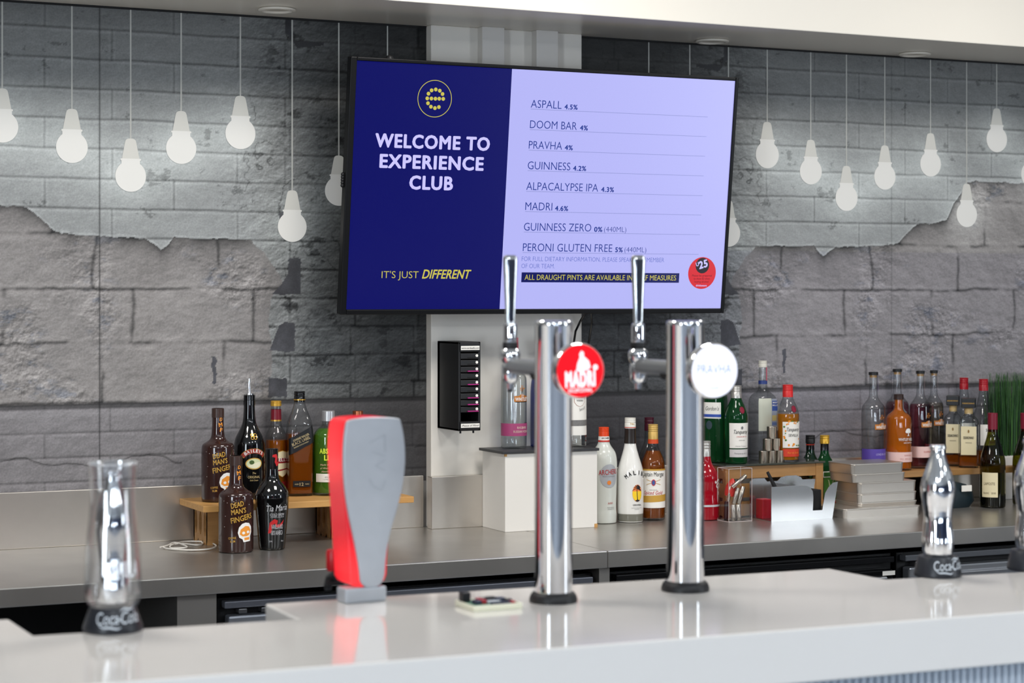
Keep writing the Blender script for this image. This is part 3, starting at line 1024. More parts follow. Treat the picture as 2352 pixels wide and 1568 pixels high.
class Bottle:
    def __init__(s, name, label, cat, pos, R, H, prof, m, rz=0.0, group=None, seg=48, part='glass', flat=1.0):
        s.t = thing(name, label, cat, pos, rz, group)
        s.R, s.H, s.flat = R, H, flat
        p = [(a[0], a[1], a[2] if len(a) > 2 else 2.0) for a in prof]
        s.p = chaikin(p, 2)
        s.rings = [(a * R, b * H, n) for a, b, n in s.p]
        s.seg = seg
        s.M = Matrix.Diagonal((1, flat, 1, 1))
        s.body = MB().lathe(s.rings, seg, 0, s.M, cap0=True, cap1=True).build(part, m, s.t)
    def at(s, z):
        """radius and squareness at height z (m)"""
        rs = s.rings
        for a, b in zip(rs[:-1], rs[1:]):
            if a[1] <= z <= b[1] and b[1] > a[1]:
                k = (z - a[1]) / (b[1] - a[1])
                return a[0] * (1 - k) + b[0] * k, a[2] * (1 - k) + b[2] * k
        return rs[-1][0], 2.0
    def pt(s, a, z, off=0.0):
        r, n = s.at(z)
        k = sec(a, n)
        x, y = (r * k) * math.sin(a), -(r * k) * math.cos(a) * s.flat
        l = math.hypot(x, y) or 1
        return (x * (1 + off / l), y * (1 + off / l), z)
    def wrap(s, x, z, ac=0.0, off=0.0009):
        """x metres round the front from angle ac"""
        r, n = s.at(z)
        return s.pt(ac + (math.atan2(x, r) if n > 3 else x / max(r, 1e-4)), z, off)
    def liquid(s, level, m, gap=0.0016, bottom=0.008):
        zt = level * s.H
        rg = [(0.0005, bottom)]
        for r, z, n in s.rings:
            if bottom < z < zt and r > gap + 0.001:
                rg.append((r - gap, z, n))
        if rg[1][1] > bottom:
            rg[0] = (rg[1][0] * 0.97, bottom, rg[1][2])
        r, n = s.at(zt)
        rg.append((r - gap, zt, n))
        return MB().lathe(rg, s.seg, 0, s.M).build('liquid', m, s.t)
    def cap(s, r, z0, z1, m, name='cap', ridges=0, fine=0.0008, n=2.0):
        a, b = z0 * s.H, z1 * s.H
        rg = [(r, a, n)]
        for k in range(ridges):
            q = a + (b - a) * (0.45 + 0.5 * (k + 0.5) / ridges)
            w = (b - a) * 0.16 / ridges
            rg += [(r, q - w, n), (r - fine, q - w * 0.4, n), (r - fine, q + w * 0.4, n), (r, q + w, n)]
        rg += [(r, b - 0.0012, n), (r - 0.0012, b, n)]
        return MB().lathe(rg, 36, 0).build(name, m, s.t)
    def band(s, z0, z1, m, name='band', off=0.0006, parent=None):
        rg = []
        N = 6
        for k in range(N + 1):
            z = (z0 + (z1 - z0) * k / N) * s.H
            r, n = s.at(z)
            rg.append((r + off, z, n))
        return MB().lathe(rg, s.seg, 0, s.M, cap0=False, cap1=False).build(name, m, parent or s.t)
    def patch(s, z0, z1, a0, a1, m, name='label', off=0.0006, parent=None, slope=0.0, nseg=24):
        """label between heights z0..z1 (fraction) and angles a0..a1 (degrees from the front)"""
        mb = MB()
        vs = []
        nz_ = 8
        for j in range(nz_ + 1):
            for i in range(nseg + 1):
                u = i / nseg
                a = math.radians(a0 + (a1 - a0) * u)
                z = (z0 + (z1 - z0) * j / nz_ + slope * (u - 0.5)) * s.H
                vs.append(s.pt(a, z, off))
        fs = []
        for j in range(nz_):
            for i in range(nseg):
                q = j * (nseg + 1) + i
                fs.append((q, q + 1, q + nseg + 2, q + nseg + 1))
        mb.add(vs, fs, 0, True)
        return mb.build(name, m, parent or s.t)
    def shape(s, pts, ac, zc, m, name='emblem', off=0.0009, parent=None):
        """flat outline (metres, centred) laid on the surface; several outlines and materials may share it"""
        mb = MB()
        for k, (poly, mi) in enumerate(pts):
            xs_ = [p[0] for p in poly]
            lo, hi = min(xs_), max(xs_)
            n = max(1, int(math.ceil((hi - lo) / 0.0035)))
            for q in range(n):
                x0, x1 = lo + (hi - lo) * q / n, lo + (hi - lo) * (q + 1) / n
                c = clip(clip(poly, x0, 1), x1, -1) if n > 1 else poly
                if len(c) > 2:
                    mb.add([s.wrap(u, zc * s.H + v, math.radians(ac), off + 0.00025 * mi) for u, v in c], [tuple(range(len(c)))], mi)
        return mb.build(name, m, parent or s.t)
    def text(s, lines, m, name='lettering', off=0.0011, parent=None):
        """lines of (string, z fraction of baseline, cap height m, width m or None, angle, bold, shear, tilt)"""
        mb = MB()
        for ln in lines:
            st, z, h, w, ac, bold, sh = ln[:7]
            tl = ln[7] if len(ln) > 7 else 0.0
            mi = ln[8] if len(ln) > 8 else 0
            flat_text(mb, st, 0, 0, h, w, bold, sh, lambda a, b: s.wrap(a, z * s.H + b, math.radians(ac), off), mi, 'C', tl, 2)
        return mb.build(name, m, parent or s.t)

def ell(rx, ry, n=24, cx=0, cy=0):
    return [(cx + rx * math.cos(2 * PI * i / n), cy + ry * math.sin(2 * PI * i / n)) for i in range(n)]

BGRP = 'spirit bottles along the back counter'
CLEAR = glass('clear_glass', (0.93, 0.95, 0.95))
GREENG = mat('green_glass', rgb(24, 84, 44), 0.06, trans=0.62, ior=1.2, coat=0.4)
WINEG = glass('olive_glass', rgb(150, 150, 54))
BLUEG = glass('blue_glass', rgb(60, 110, 200))
LIMEG = mat('lime_glass', rgb(104, 160, 52), 0.08, trans=0.6, ior=1.3, coat=0.3)
FROST = mat('frosted_white_glass', rgb(206, 208, 200), 0.28, coat=0.3)
AMBER = liquid('amber_spirit', rgb(208, 118, 30))
RUM = liquid('dark_rum', rgb(176, 92, 20))
ORANGEL = liquid('orange_spirit', rgb(246, 140, 36))
SEVIL = liquid('seville_spirit', rgb(232, 150, 40))
PINKL = glass('pink_spirit', rgb(238, 196, 206), edge=0.12)
CLEARL = glass('clear_spirit', (0.97, 0.98, 0.98), edge=0.12)
REDL = mat('red_liqueur', rgb(176, 16, 36), 0.12, trans=0.35, ior=1.33, coat=0.4)
BROWN = mat('brown_sleeve', rgb(50, 28, 24), 0.14, coat=0.5)
BLACKB = mat('black_bottle', rgb(9, 9, 10), 0.08, coat=0.5)
WHITEB = mat('white_bottle', rgb(232, 230, 224), 0.2, coat=0.5)
SHELFL = 1.0205
# ---- two coffee rum bottles with skulls
DMF = [(0.0, 0.0), (0.95, 0.0), (1.0, 0.02), (1.0, 0.30), (1.0, 0.565), (0.94, 0.615), (0.62, 0.645), (0.42, 0.68), (0.365, 0.76), (0.345, 0.88), (0.345, 0.99), (0.30, 1.0)]
def skull_rum(pos, R, H, rz, label):
    b = Bottle('rum_bottle', label, 'bottle', pos, R, H, DMF, BROWN, rz, BGRP, part='bottle_body')
    b.cap(0.345 * R + 0.0012, 0.90, 1.0, mat('brown_cap', rgb(62, 44, 38), 0.35), 'cap')
    b.text([('DEAD', 0.480, 0.0135, 0.036, -16, 0.024, 0.1, 0.22), ("MAN'S", 0.412, 0.0135, 0.042, -12, 0.024, 0.1, 0.16), ('FINGERS', 0.338, 0.0140, 0.064, 0, 0.024, 0.1, 0.22),], GOLDINK)
    b.text([('COFFEE', 0.150, 0.0055, 0.021, -34, 0.01, 0, 0.08), ('RUM', 0.115, 0.0060, 0.013, -32, 0.01, 0, 0.08)], GOLDINK, 'small_lettering')
    b.text([('D', 0.865, 0.0095, 0.008, 8, 0.03, 0, -0.1), ('M', 0.805, 0.0105, 0.011, 8, 0.03, 0, 0.15), ('F', 0.750, 0.0100, 0.008, 8, 0.03, 0, -0.1)], ORANGEINK, 'neck_lettering')
    sk = [(0, 0.027), (0.012, 0.025), (0.020, 0.015), (0.021, 0.0), (0.016, -0.011), (0.016, -0.024), (-0.006, -0.026), (-0.009, -0.018), (-0.018, -0.013), (-0.022, 0.0), (-0.019, 0.014), (-0.010, 0.024)]
    inn = [(0.0, 0.018), (0.011, 0.016), (0.017, 0.006), (0.013, -0.006), (0.004, -0.010), (-0.009, -0.010), (-0.017, -0.004), (-0.014, 0.009)]
    eye = ell(0.0045, 0.004, 10, 0.008, 0.001)
    eye2 = ell(0.0045, 0.004, 10, -0.006, -0.001)
    teeth = [(-0.004, -0.014), (0.013, -0.013), (0.012, -0.020), (-0.003, -0.021)]
    b.shape([(sk, 0), (inn, 1), (eye, 2), (eye2, 2), (teeth, 1)], 10, 0.215, [INKW, ORANGEINK, INKW], 'skull_emblem')
    mb = MB()
    rr = random.Random(3)
    for k in range(46):
        a, z = rr.uniform(-1.15, 1.0), rr.choice([rr.uniform(0.50, 0.60), rr.uniform(0.22, 0.5)])
        if 0.22 < z < 0.5 and abs(a) < 0.85:
            continue
        q = rr.uniform(0.0004, 0.0011)
        mb.add([b.wrap(q * math.cos(w), z * H + q * math.sin(w), a, 0.0010) for w in (0.4, 1.9, 3.6, 5.0)], [(0, 1, 2, 3)])
    mb.build('white_specks', INKW, b.t)
    return b
x, y, r, h = stand(542, 40, 1271, 1046, CH)
skull_rum((x, y, CH), r, h, 0.08, 'dark brown skull rum bottle standing on the counter in front of the wooden shelf')
x, y, r, h = stand(500.5, 38, 1154, 937, SHELFL)
skull_rum((x, y, SHELFL), r, h, 0.08, 'dark brown skull rum bottle standing up on the left wooden shelf')
# ---- tall black cream liqueur with pourer
x, y, r, h = stand_y(572.5, 36, 906, 5.485, SHELFL)
b = Bottle('cream_liqueur_bottle', 'tall black bottle with metal pourer and arched red label', 'bottle', (x, y, SHELFL), r, h,
           [(0.0, 0.0), (0.94, 0.0), (0.98, 0.03), (1.0, 0.30), (1.0, 0.50), (0.90, 0.585), (0.62, 0.66), (0.40, 0.74), (0.36, 0.86), (0.34, 1.0)], BLACKB, -0.10, BGRP, part='bottle_body')
b.cap(0.35 * r + 0.001, 0.90, 0.995, BLACKG, 'collar', 4)
mb = MB().tube([(0, 0, h - 0.004), (0, 0, h + 0.016), (-0.001, 0, h + 0.026), (0.000, 0, h + 0.046)], [0.005, 0.005, 0.0042, 0.0028], 12)
mb.lathe([(0.0125, 0), (0.0125, 0.004)], 20, 0, Matrix.Translation((0, 0, h - 0.001)))
pr = mb.build('pourer', CHROME, b.t)
arc = []
for k in range(13):
    a = math.radians(140 - 100 * k / 12)
    arc.append((0.050 * math.cos(a), 0.050 * math.sin(a) - 0.040))
for k in range(13):
    a = math.radians(40 + 100 * k / 12)
    arc.append((0.037 * math.cos(a), 0.037 * math.sin(a) - 0.040))
arc2 = [(p * 1.05, q * 1.07) for p, q in arc]
lb = b.shape([(arc2, 0)], 6, 0.455, [GOLDF], 'arched_label', off=0.0006)
b.shape([(arc, 0)], 6, 0.455, [mat('label_red', rgb(150, 48, 34), 0.5)], 'red_field', off=0.0009, parent=lb)
mb = MB()
for k, chx in enumerate('BAILEYS'):
    a = math.radians(124 - 68 * k / 6)
    px, pz = 0.0395 * math.cos(a), 0.0395 * math.sin(a) - 0.040
    flat_text(mb, chx, px, pz, 0.0088, 0.0016 if chx == 'I' else 0.0072, 0.02, 0, lambda u, v: b.wrap(u, 0.455 * h + v, math.radians(6), 0.0013), 0, 'C', a - PI / 2, 2)
mb.build('lettering', INKW, lb)
b.shape([(ell(0.025, 0.0165, 28), 0), (ell(0.022, 0.014, 28), 1), ([(-0.020, -0.006), (-0.006, -0.002), (0.010, 0.004), (0.021, 0.004), (0.017, -0.009), (0.002, -0.0137), (-0.014, -0.0105)], 2), (ell(0.007, 0.006, 14, -0.007, 0.004), 3)], 6, 0.345,
        [GOLDINK, mat('label_sky', rgb(206, 214, 170), 0.5), mat('label_meadow', rgb(228, 226, 196), 0.5), mat('label_trees', rgb(70, 92, 44), 0.5)], 'scene_emblem')
b.text([('The', 0.245, 0.0055, 0.010, 6, 0.0, 0.3), ('ORIGINAL', 0.205, 0.0070, 0.036, 6, 0.0, 0), ('Irish Cream', 0.178, 0.0045, 0.024, 6, 0.0, 0.3)], mat('label_ink_gold', rgb(190, 170, 120), 0.5))
ee = []
for dx in (-0.0045, 0.0045):
    for dz in (-0.0045, 0.0035):
        n = 16
        for i in range(n):
            a0, a1 = 2 * PI * i / n, 2 * PI * (i + 1) / n
            ee.append(([(dx + 0.0048 * math.cos(a0), dz + 0.0048 * math.sin(a0)), (dx + 0.0048 * math.cos(a1), dz + 0.0048 * math.sin(a1)), (dx + 0.0034 * math.cos(a1), dz + 0.0034 * math.sin(a1)), (dx + 0.0034 * math.cos(a0), dz + 0.0034 * math.sin(a0))], 0))
b.shape(ee, 8, 0.605, [GOLDF], 'gold_monogram')
# ---- whisky with red neck foil
x, y, r, h = stand_y(634, 25, 920, 5.542, SHELFL)
b = Bottle('whisky_bottle', 'clear whisky bottle with gold cap, red neck foil and red and cream label', 'bottle', (x, y, SHELFL), r, h,
           [(0.0, 0.0), (0.95, 0.0), (1.0, 0.02), (1.0, 0.3), (1.0, 0.60), (0.92, 0.655), (0.60, 0.715), (0.47, 0.76), (0.44, 0.92), (0.42, 0.985)], CLEAR, 0.1, BGRP)
b.liquid(0.585, AMBER)
b.cap(0.50 * r, 0.945, 1.0, mat('cap_gold', rgb(204, 158, 60), 0.35, 0.4), 'cap', 2)
fo = b.band(0.80, 0.91, mat('foil_red', rgb(116, 20, 36), 0.35), 'neck_foil', 0.0010)
b.band(0.785, 0.80, GOLDF, 'foil_edge', 0.0012, parent=fo)
sh = [(-0.024, 0.035), (0.0, 0.041), (0.024, 0.035), (0.024, 0.0), (0.021, -0.02), (0.013, -0.03), (0.0, -0.037), (-0.013, -0.03), (-0.021, -0.02), (-0.024, 0)]
sh2 = [(p * 0.92, q * 0.95) for p, q in sh]
lb = b.shape([(sh, 0), (sh2, 1), ([(-0.025, 0.019), (0.025, 0.019), (0.025, 0.004), (-0.025, 0.004)], 2), ([(-0.020, -0.020), (0.020, -0.014), (0.020, -0.010), (-0.020, -0.016)], 2)], 10, 0.33, [GOLDINK, CREAML, mat('label_crimson', rgb(140, 30, 36), 0.5)], 'shield_label')
b.text([("BELL'S", 0.365, 0.0095, 0.040, 10, 0.02, 0)], INKW, parent=lb, off=0.0020)
b.patch(0.075, 0.15, -60, 75, MATS['label_crimson'], 'lower_label')
# ---- square whisky with slanted black label
x, y, r, h = stand(688, 30, 1140, 898, SHELFL)
NSQ = 5.0
b = Bottle('whisky_bottle', 'square whisky bottle with slanted black label and half full of amber whisky', 'bottle', (x, y, SHELFL), r, h,
           [(0.0, 0.0, NSQ), (0.92, 0.0, NSQ), (0.98, 0.015, NSQ), (0.98, 0.3, NSQ), (0.98, 0.59, NSQ), (0.96, 0.66, 4), (0.84, 0.74, 3), (0.58, 0.82, 2), (0.42, 0.88, 2), (0.38, 0.985, 2)], CLEAR, -0.18, BGRP, seg=64)
b.liquid(0.595, RUM)
b.cap(0.42 * r, 0.90, 1.0, BLACKG, 'cap', 2)
b.band(0.915, 0.925, GOLDF, 'cap_line', 0.0024)
lb = b.patch(0.455, 0.615, -52, 52, mat('label_black', rgb(16, 16, 20), 0.45), 'slanted_label', slope=0.13, off=0.0008)
b.text([('JOHNNIE WALKER.', 0.555, 0.0062, 0.050, 0, 0.0, 0, 0.42), ('BLACK LABEL', 0.517, 0.0082, 0.056, 0, 0.012, 0, 0.42), ('BLENDED SCOTCH WHISKY', 0.490, 0.0035, 0.046, 0, 0.0, 0, 0.42)], mat('label_ink_pale', rgb(206, 186, 140), 0.5), parent=lb, off=0.0020)
lb = b.patch(0.092, 0.150, -34, 36, MATS['label_black'], 'age_label')
b.text([('12', 0.103, 0.0090, 0.011, 0, 0.03, 0), ('AGED', 0.113, 0.0036, 0.010, -20, 0, 0), ('YEARS', 0.113, 0.0036, 0.010, 22, 0, 0)], MATS['label_ink_pale'], parent=lb, off=0.0018)
# ---- lime vodka
x, y, r, h = stand(754, 36, 1139, 943, SHELFL)
b = Bottle('vodka_bottle', 'green lime vodka bottle with silver cap beside the silver glass-shaped beer tower', 'bottle', (x, y, SHELFL), r, h,
           [(0.0, 0.0), (0.94, 0.0), (1.0, 0.03), (1.0, 0.3), (1.0, 0.66), (0.95, 0.73), (0.66, 0.795), (0.42, 0.82), (0.385, 0.86), (0.385, 0.985)], CLEAR, -0.20, BGRP)
b.liquid(0.795, LIMEG)
b.cap(0.39 * r + 0.001, 0.88, 1.0, mat('cap_silver', rgb(196, 196, 198), 0.3, 0.6), 'cap')
b.text([('ABSOLUT', 0.505, 0.0135, 0.066, 0, 0.06, 0), ('LIME', 0.425, 0.0145, 0.038, 0, 0.06, 0)], mat('lime_ink', rgb(206, 226, 60), 0.5))
b.text([('Made in the village', 0.365, 0.0052, 0.062, 0, 0, 0.3, 0.05), ('of Ahus, using only', 0.325, 0.0052, 0.062, 0, 0, 0.3, 0.05), ('Absolut Sweden', 0.285, 0.0052, 0.056, 0, 0, 0.3, 0.05)], mat('rose_ink', rgb(226, 176, 160), 0.5), 'script_lettering')
lb = b.patch(0.165, 0.265, -58, 58, WHITEL, 'white_label')
b.text([('40% ALC/VOL.', 0.215, 0.0045, 0.034, 0, 0, 0), ('1 LITRE  IMPORTED', 0.190, 0.0035, 0.044, 0, 0, 0)], mat('grey_ink', rgb(120, 120, 120), 0.5), parent=lb)
# ---- copper capped bottle behind the tower
x, y, r, h = stand_y(822, 33, 943, 5.52, SHELFL)
b = Bottle('spirit_bottle', 'bottle with copper cap mostly hidden behind the silver glass-shaped beer tower', 'bottle', (x, y, SHELFL), r, h,
           [(0.0, 0.0), (0.95, 0.0), (1.0, 0.03), (1.0, 0.68), (0.8, 0.76), (0.36, 0.83), (0.33, 0.97)], CLEAR, 0, BGRP)
b.liquid(0.6, AMBER)
b.cap(0.0155, 0.915, 1.0, mat('cap_copper', rgb(176, 104, 70), 0.28, 0.8), 'cap')
# ---- black coffee liqueur
x, y, r, h = stand(624.5, 39.5, 1265, 1030, CH)
b = Bottle('coffee_liqueur_bottle', 'gloss black waisted liqueur bottle with silver script beside skull rum on counter', 'bottle', (x, y, CH), r, h,
           [(0.0, 0.0), (0.72, 0.0), (0.77, 0.02), (0.86, 0.22), (0.96, 0.42), (1.0, 0.50), (0.97, 0.565), (0.74, 0.635), (0.46, 0.685), (0.37, 0.75), (0.345, 0.88), (0.345, 0.985)], BLACKB, -0.06, BGRP, part='bottle_body')
b.cap(0.35 * r + 0.0008, 0.80, 1.0, BLACKG, 'cap')
silver = mat('silver_ink', rgb(196, 196, 200), 0.4)
b.text([('Tia Maria', 0.395, 0.0165, 0.062, 6, 0.0, 0.25, 0.05), ('COLD BREW', 0.345, 0.0068, 0.042, 6, 0.02, 0), ('COFFEE LIQUEUR', 0.328, 0.0034, 0.040, 6, 0, 0)], silver)
b.text([('VANILLA AND', 0.215, 0.0125, 0.034, 6, 0.0, 0), ('100% ARABICA', 0.155, 0.0125, 0.034, 6, 0.0, 0)], silver, 'lower_lettering')
b.text([('20%', 0.085, 0.004, 0.009, -20, 0, 0), ('70cl', 0.085, 0.004, 0.009, 30, 0, 0)], silver, 'small_lettering')
swirl = [(-0.024, -0.018), (-0.020, 0.012), (-0.008, 0.022), (0.002, 0.018), (0.000, 0.006), (0.010, 0.008), (0.022, 0.020), (0.016, 0.004), (0.008, -0.002), (-0.002, -0.001), (-0.006, 0.010), (-0.012, 0.006), (-0.015, -0.016)]
b.shape([(swirl, 0)], 4, 0.235, [REDINK], 'red_swirl', off=0.0008)
b.shape([([(-0.008, 0.012), (0.002, 0.014), (0.006, 0.006), (0.004, -0.010), (0.012, -0.002), (0.016, 0.002), (0.012, -0.014), (0.002, -0.020), (-0.003, -0.008), (-0.001, 0.004), (-0.009, 0.006)], 0)], 20, 0.90, [REDINK], 'red_ribbon', off=0.0020)

# ---- on the white plinth
x, y, r, h = stand_y(1180, 30, 775, 5.448, BOXTOP)
WH = [(0.0, 0.0), (0.95, 0.0), (1.0, 0.02), (1.0, 0.3), (1.0, 0.60), (0.96, 0.655), (0.62, 0.70), (0.37, 0.745), (0.34, 0.82), (0.34, 0.975)]
def whitley(pos, R, H, rz, label, liq, level, lowm, lowink, captype, lowtext, name='vodka_bottle', strip=None, neckm=None):
    b = Bottle(name, label, 'bottle', pos, R, H, WH, CLEAR, rz, BGRP)
    b.liquid(level, liq)
    if neckm:
        b.cap(0.36 * R, 0.88, 1.0, neckm, 'cap', 4)
    else:
        b.cap(0.30 * R, 0.945, 0.975, mat('cork', rgb(176, 136, 84), 0.8), 'cork')
        b.cap(0.40 * R, 0.970, 1.0, BLACK, 'stopper')
    if strip:
        lb = MB()
        vs = []
        for k in range(9):
            z = (0.80 + 0.19 * k / 8) * H
            for a in (38, 74):
                vs.append((0.415 * R * math.sin(math.radians(a)), -0.415 * R * math.cos(math.radians(a)), z))
        lb.add(vs, [(2 * k, 2 * k + 1, 2 * k + 3, 2 * k + 2) for k in range(8)])
        lb.add([(p * 0.93, q * 0.93, z) for p, q, z in vs], [(2 * k, 2 * k + 1, 2 * k + 3, 2 * k + 2) for k in range(8)])
        lb.build('seal_strip', strip, b.t)
    pl = [(-0.026, -0.010), (0.026, -0.010), (0.026, 0.007), (0.012, 0.007), (0.004, 0.012), (-0.004, 0.012), (-0.012, 0.007), (-0.026, 0.007)]
    lb = b.shape([(pl, 0), ([(-0.022, -0.0125), (0.022, -0.0125), (0.022, -0.0100), (-0.022, -0.0100)], 1)], 14, 0.455, [mat('copper_plaque', rgb(196, 120, 44), 0.4, 0.3), INK], 'plaque')
    b.text([('WHITLEY', 0.433, 0.0098, 0.046, 14, 0.03, 0), ('J.J', 0.475, 0.0055, 0.008, 14, 0.02, 0)], INKW, parent=lb, off=0.0018)
    tr = []
    rr = random.Random(5)
    for k in range(22):
        a, q = rr.uniform(0, 2 * PI), rr.uniform(0.003, 0.0095)
        tr.append((ell(0.0018, 0.0012, 6, q * math.cos(a), 0.010 + 0.8 * q * math.sin(a)), 0))
    tr.append(([(-0.0012, -0.004), (0.0012, -0.004), (0.0009, 0.012), (-0.0009, 0.012)], 1))
    b.shape(tr, 14, 0.515, [MATS['copper_plaque'], INK], 'tree_emblem')
    lb = b.patch(0.115, 0.228, -100, 100, lowm, 'lower_label', nseg=40)
    b.text(lowtext, lowink, parent=lb)
    return b
PINKCAP = mat('cap_rose', rgb(186, 84, 100), 0.35)
whitley((x, y, BOXTOP), r, h, 0.0, 'tall clear bottle with rose label standing on the white plinth', CLEARL, 0.72, mat('label_rose', rgb(164, 66, 112), 0.5), mat('label_rose_ink', rgb(240, 214, 200), 0.5), 0,
        [('RHUBARB', 0.180, 0.0070, 0.034, 14, 0.015, 0), ('RUSSIAN VODKA', 0.145, 0.0070, 0.056, 14, 0.015, 0)], neckm=PINKCAP)
x, y, r, h = stand_y(1250, 28, 790, 5.44, BOXTOP)
b = Bottle('gin_bottle', 'blue glass gin bottle on the white plinth hidden behind the red badge tap', 'bottle', (x, y, BOXTOP), r, h,
           [(0.0, 0.0, 4), (0.95, 0.0, 4), (1.0, 0.02, 4), (1.0, 0.3, 4), (1.0, 0.64, 4), (0.7, 0.72, 3), (0.40, 0.76, 2), (0.38, 0.97, 2)], BLUEG, 0, BGRP)
b.liquid(0.62, CLEARL)
b.cap(0.40 * r + 0.001, 0.88, 1.0, BLACK, 'cap', 2)
lb = b.patch(0.15, 0.5, -35, 35, WHITEL, 'label')
x, y, r, h = stand_y(1319, 28.5, 800, 5.43, BOXTOP)
b = Bottle('vodka_bottle', 'clear vodka bottle with white label on the plinth right of the red badge', 'bottle', (x, y, BOXTOP), r, h,
           [(0.0, 0.0), (0.95, 0.0), (1.0, 0.03), (1.0, 0.10), (0.97, 0.12), (0.97, 0.64), (0.85, 0.72), (0.45, 0.80), (0.40, 0.86), (0.40, 0.97)], CLEAR, -0.17, BGRP)
b.liquid(0.76, CLEARL)
b.cap(0.41 * r + 0.001, 0.88, 1.0, mat('cap_red', rgb(196, 40, 34), 0.35), 'cap', 2)
lb = b.patch(0.12, 0.66, -88, 88, WHITEL, 'label', nseg=40)
sh = [(-0.018, 0.040), (0.018, 0.040), (0.018, -0.004), (0.010, -0.014), (0.0, -0.018), (-0.010, -0.014), (-0.018, -0.004)]
bor = mat('label_russet', rgb(168, 92, 60), 0.5)
b.shape([(sh, 0), ([(p * 0.93, q * 0.95) for p, q in sh], 1), ([(-0.020, 0.030), (0.0, 0.034), (0.020, 0.030), (0.020, 0.026), (0.0, 0.029), (-0.020, 0.026)], 2)], 10, 0.47, [bor, WHITEL, bor], 'shield', off=0.0011, parent=lb)
b.text([('No.21', 0.505, 0.0085, 0.020, 10, 0.0, 0), ('VODKA', 0.465, 0.0050, 0.022, 10, 0.01, 0), ('Smirnoff', 0.375, 0.009, 0.022, 24, -0.01, 0.4, 0.3)], INK, parent=lb, off=0.0022)
b.band(0.215, 0.275, mat('label_grey_band', rgb(120, 118, 116), 0.5, noise=0.3, nscale=300), 'grey_band', 0.0010)
b.band(0.56, 0.60, mat('label_sketch', rgb(180, 178, 172), 0.5, noise=0.4, nscale=200), 'sketch_band', 0.0010)

# ---- on the counter in the middle
x, y, r, h = stand(1389.5, 30.5, 1206, 982, CH)
y += 0.03; x += 0.012
b = Bottle('schnapps_bottle', 'frosted white bottle with orange screw cap beside the white plinth', 'bottle', (x, y, CH), r, h,
           [(0.0, 0.0), (0.92, 0.0), (0.97, 0.02), (0.97, 0.10), (0.93, 0.14), (0.96, 0.30), (1.0, 0.55), (1.0, 0.66), (0.90, 0.74), (0.56, 0.80), (0.42, 0.84), (0.38, 0.90), (0.37, 0.985)], FROST, -0.32, BGRP, part='bottle_body')
b.cap(0.37 * r + 0.0010, 0.905, 1.0, mat('cap_orange', rgb(222, 70, 26), 0.35), 'cap', 4)
nb = b.band(0.865, 0.905, WHITEL, 'neck_label', 0.0012)
b.text([('ARCHERS', 0.878, 0.0055, 0.024, 10, 0.02, 0)], INK, parent=nb, off=0.0018)
b.band(0.848, 0.865, mat('band_red', rgb(190, 44, 30), 0.5), 'neck_band', 0.0012)
lb = b.shape([(ell(0.031, 0.036, 36), 0)], 16, 0.50, [mat('label_silver', rgb(176, 178, 182), 0.4, 0.2)], 'oval_label')
b.text([('ARCHERS', 0.515, 0.0150, 0.062, 12, 0.005, 0.05, 0.06)], mat('label_brick_ink', rgb(176, 50, 46), 0.5), parent=lb, off=0.0019)
b.text([('PEACH SCHNAPPS', 0.490, 0.0032, 0.040, 14, 0, 0)], MATS['grey_ink'], 'small_lettering', parent=lb, off=0.0019)
b.shape([(ell(0.0065, 0.0065, 20), 0)], 14, 0.43, [mat('dot_orange', rgb(226, 130, 50), 0.5)], 'orange_dot', off=0.0018)
b.text([('Archers', 0.205, 0.0075, 0.018, 22, 0, 0.4, 0.12)], MATS['label_brick_ink'], 'signature')
b.text([('PEACH AND FRUIT', 0.165, 0.0030, 0.026, 26, 0, 0), ('LIQUEUR 70cl', 0.148, 0.0030, 0.024, 26, 0, 0)], MATS['grey_ink'], 'small_print')
x, y, r, h = stand(1447.5, 30.5, 1201, 959, CH)
b = Bottle('coconut_rum_bottle', 'white bottle with palm and sunset emblem and a clear glass foot', 'bottle', (x, y, CH), r, h,
           [(0.0, 0.0), (0.92, 0.0), (0.96, 0.02), (0.94, 0.06), (1.0, 0.10), (1.0, 0.30), (1.0, 0.46), (0.94, 0.52), (0.66, 0.63), (0.46, 0.72), (0.40, 0.80), (0.385, 0.88), (0.385, 0.985)], WHITEB, -0.22, BGRP, part='bottle_body')
b.band(0.004, 0.085, mat('clear_foot', rgb(150, 148, 136), 0.05, trans=0.6), 'glass_foot', 0.0008)
cp = b.cap(0.385 * r + 0.0014, 0.90, 1.0, mat('cap_white', rgb(226, 222, 212), 0.4), 'cap', 3)
b.text([('No', 0.935, 0.0065, 0.012, 8, 0, 0)], GOLDINK, 'cap_lettering', parent=cp, off=0.0022)
b.band(0.905, 0.912, MATS['band_red'], 'cap_line', 0.0018)
b.band(0.755, 0.898, mat('neck_dark', rgb(34, 26, 22), 0.35), 'neck_wrap', 0.0012)
mb = MB()
for k, c in enumerate('MALIBU'):
    a = math.radians(142 - 104 * k / 5)
    flat_text(mb, c, 0.038 * math.cos(a), 0.038 * math.sin(a) * 0.75, 0.0125, 0.0085 if c != 'I' else 0.0025, 0.03, 0.0, lambda u, v: b.wrap(u, 0.375 * h + v, math.radians(14), 0.0012), 0, 'C', (a - PI / 2) * 0.75, 2)
mb.build('lettering', INK, b.t)
oc = [mat('sun_orange', rgb(238, 130, 60), 0.5), mat('sun_yellow', rgb(248, 206, 40), 0.5), INK]
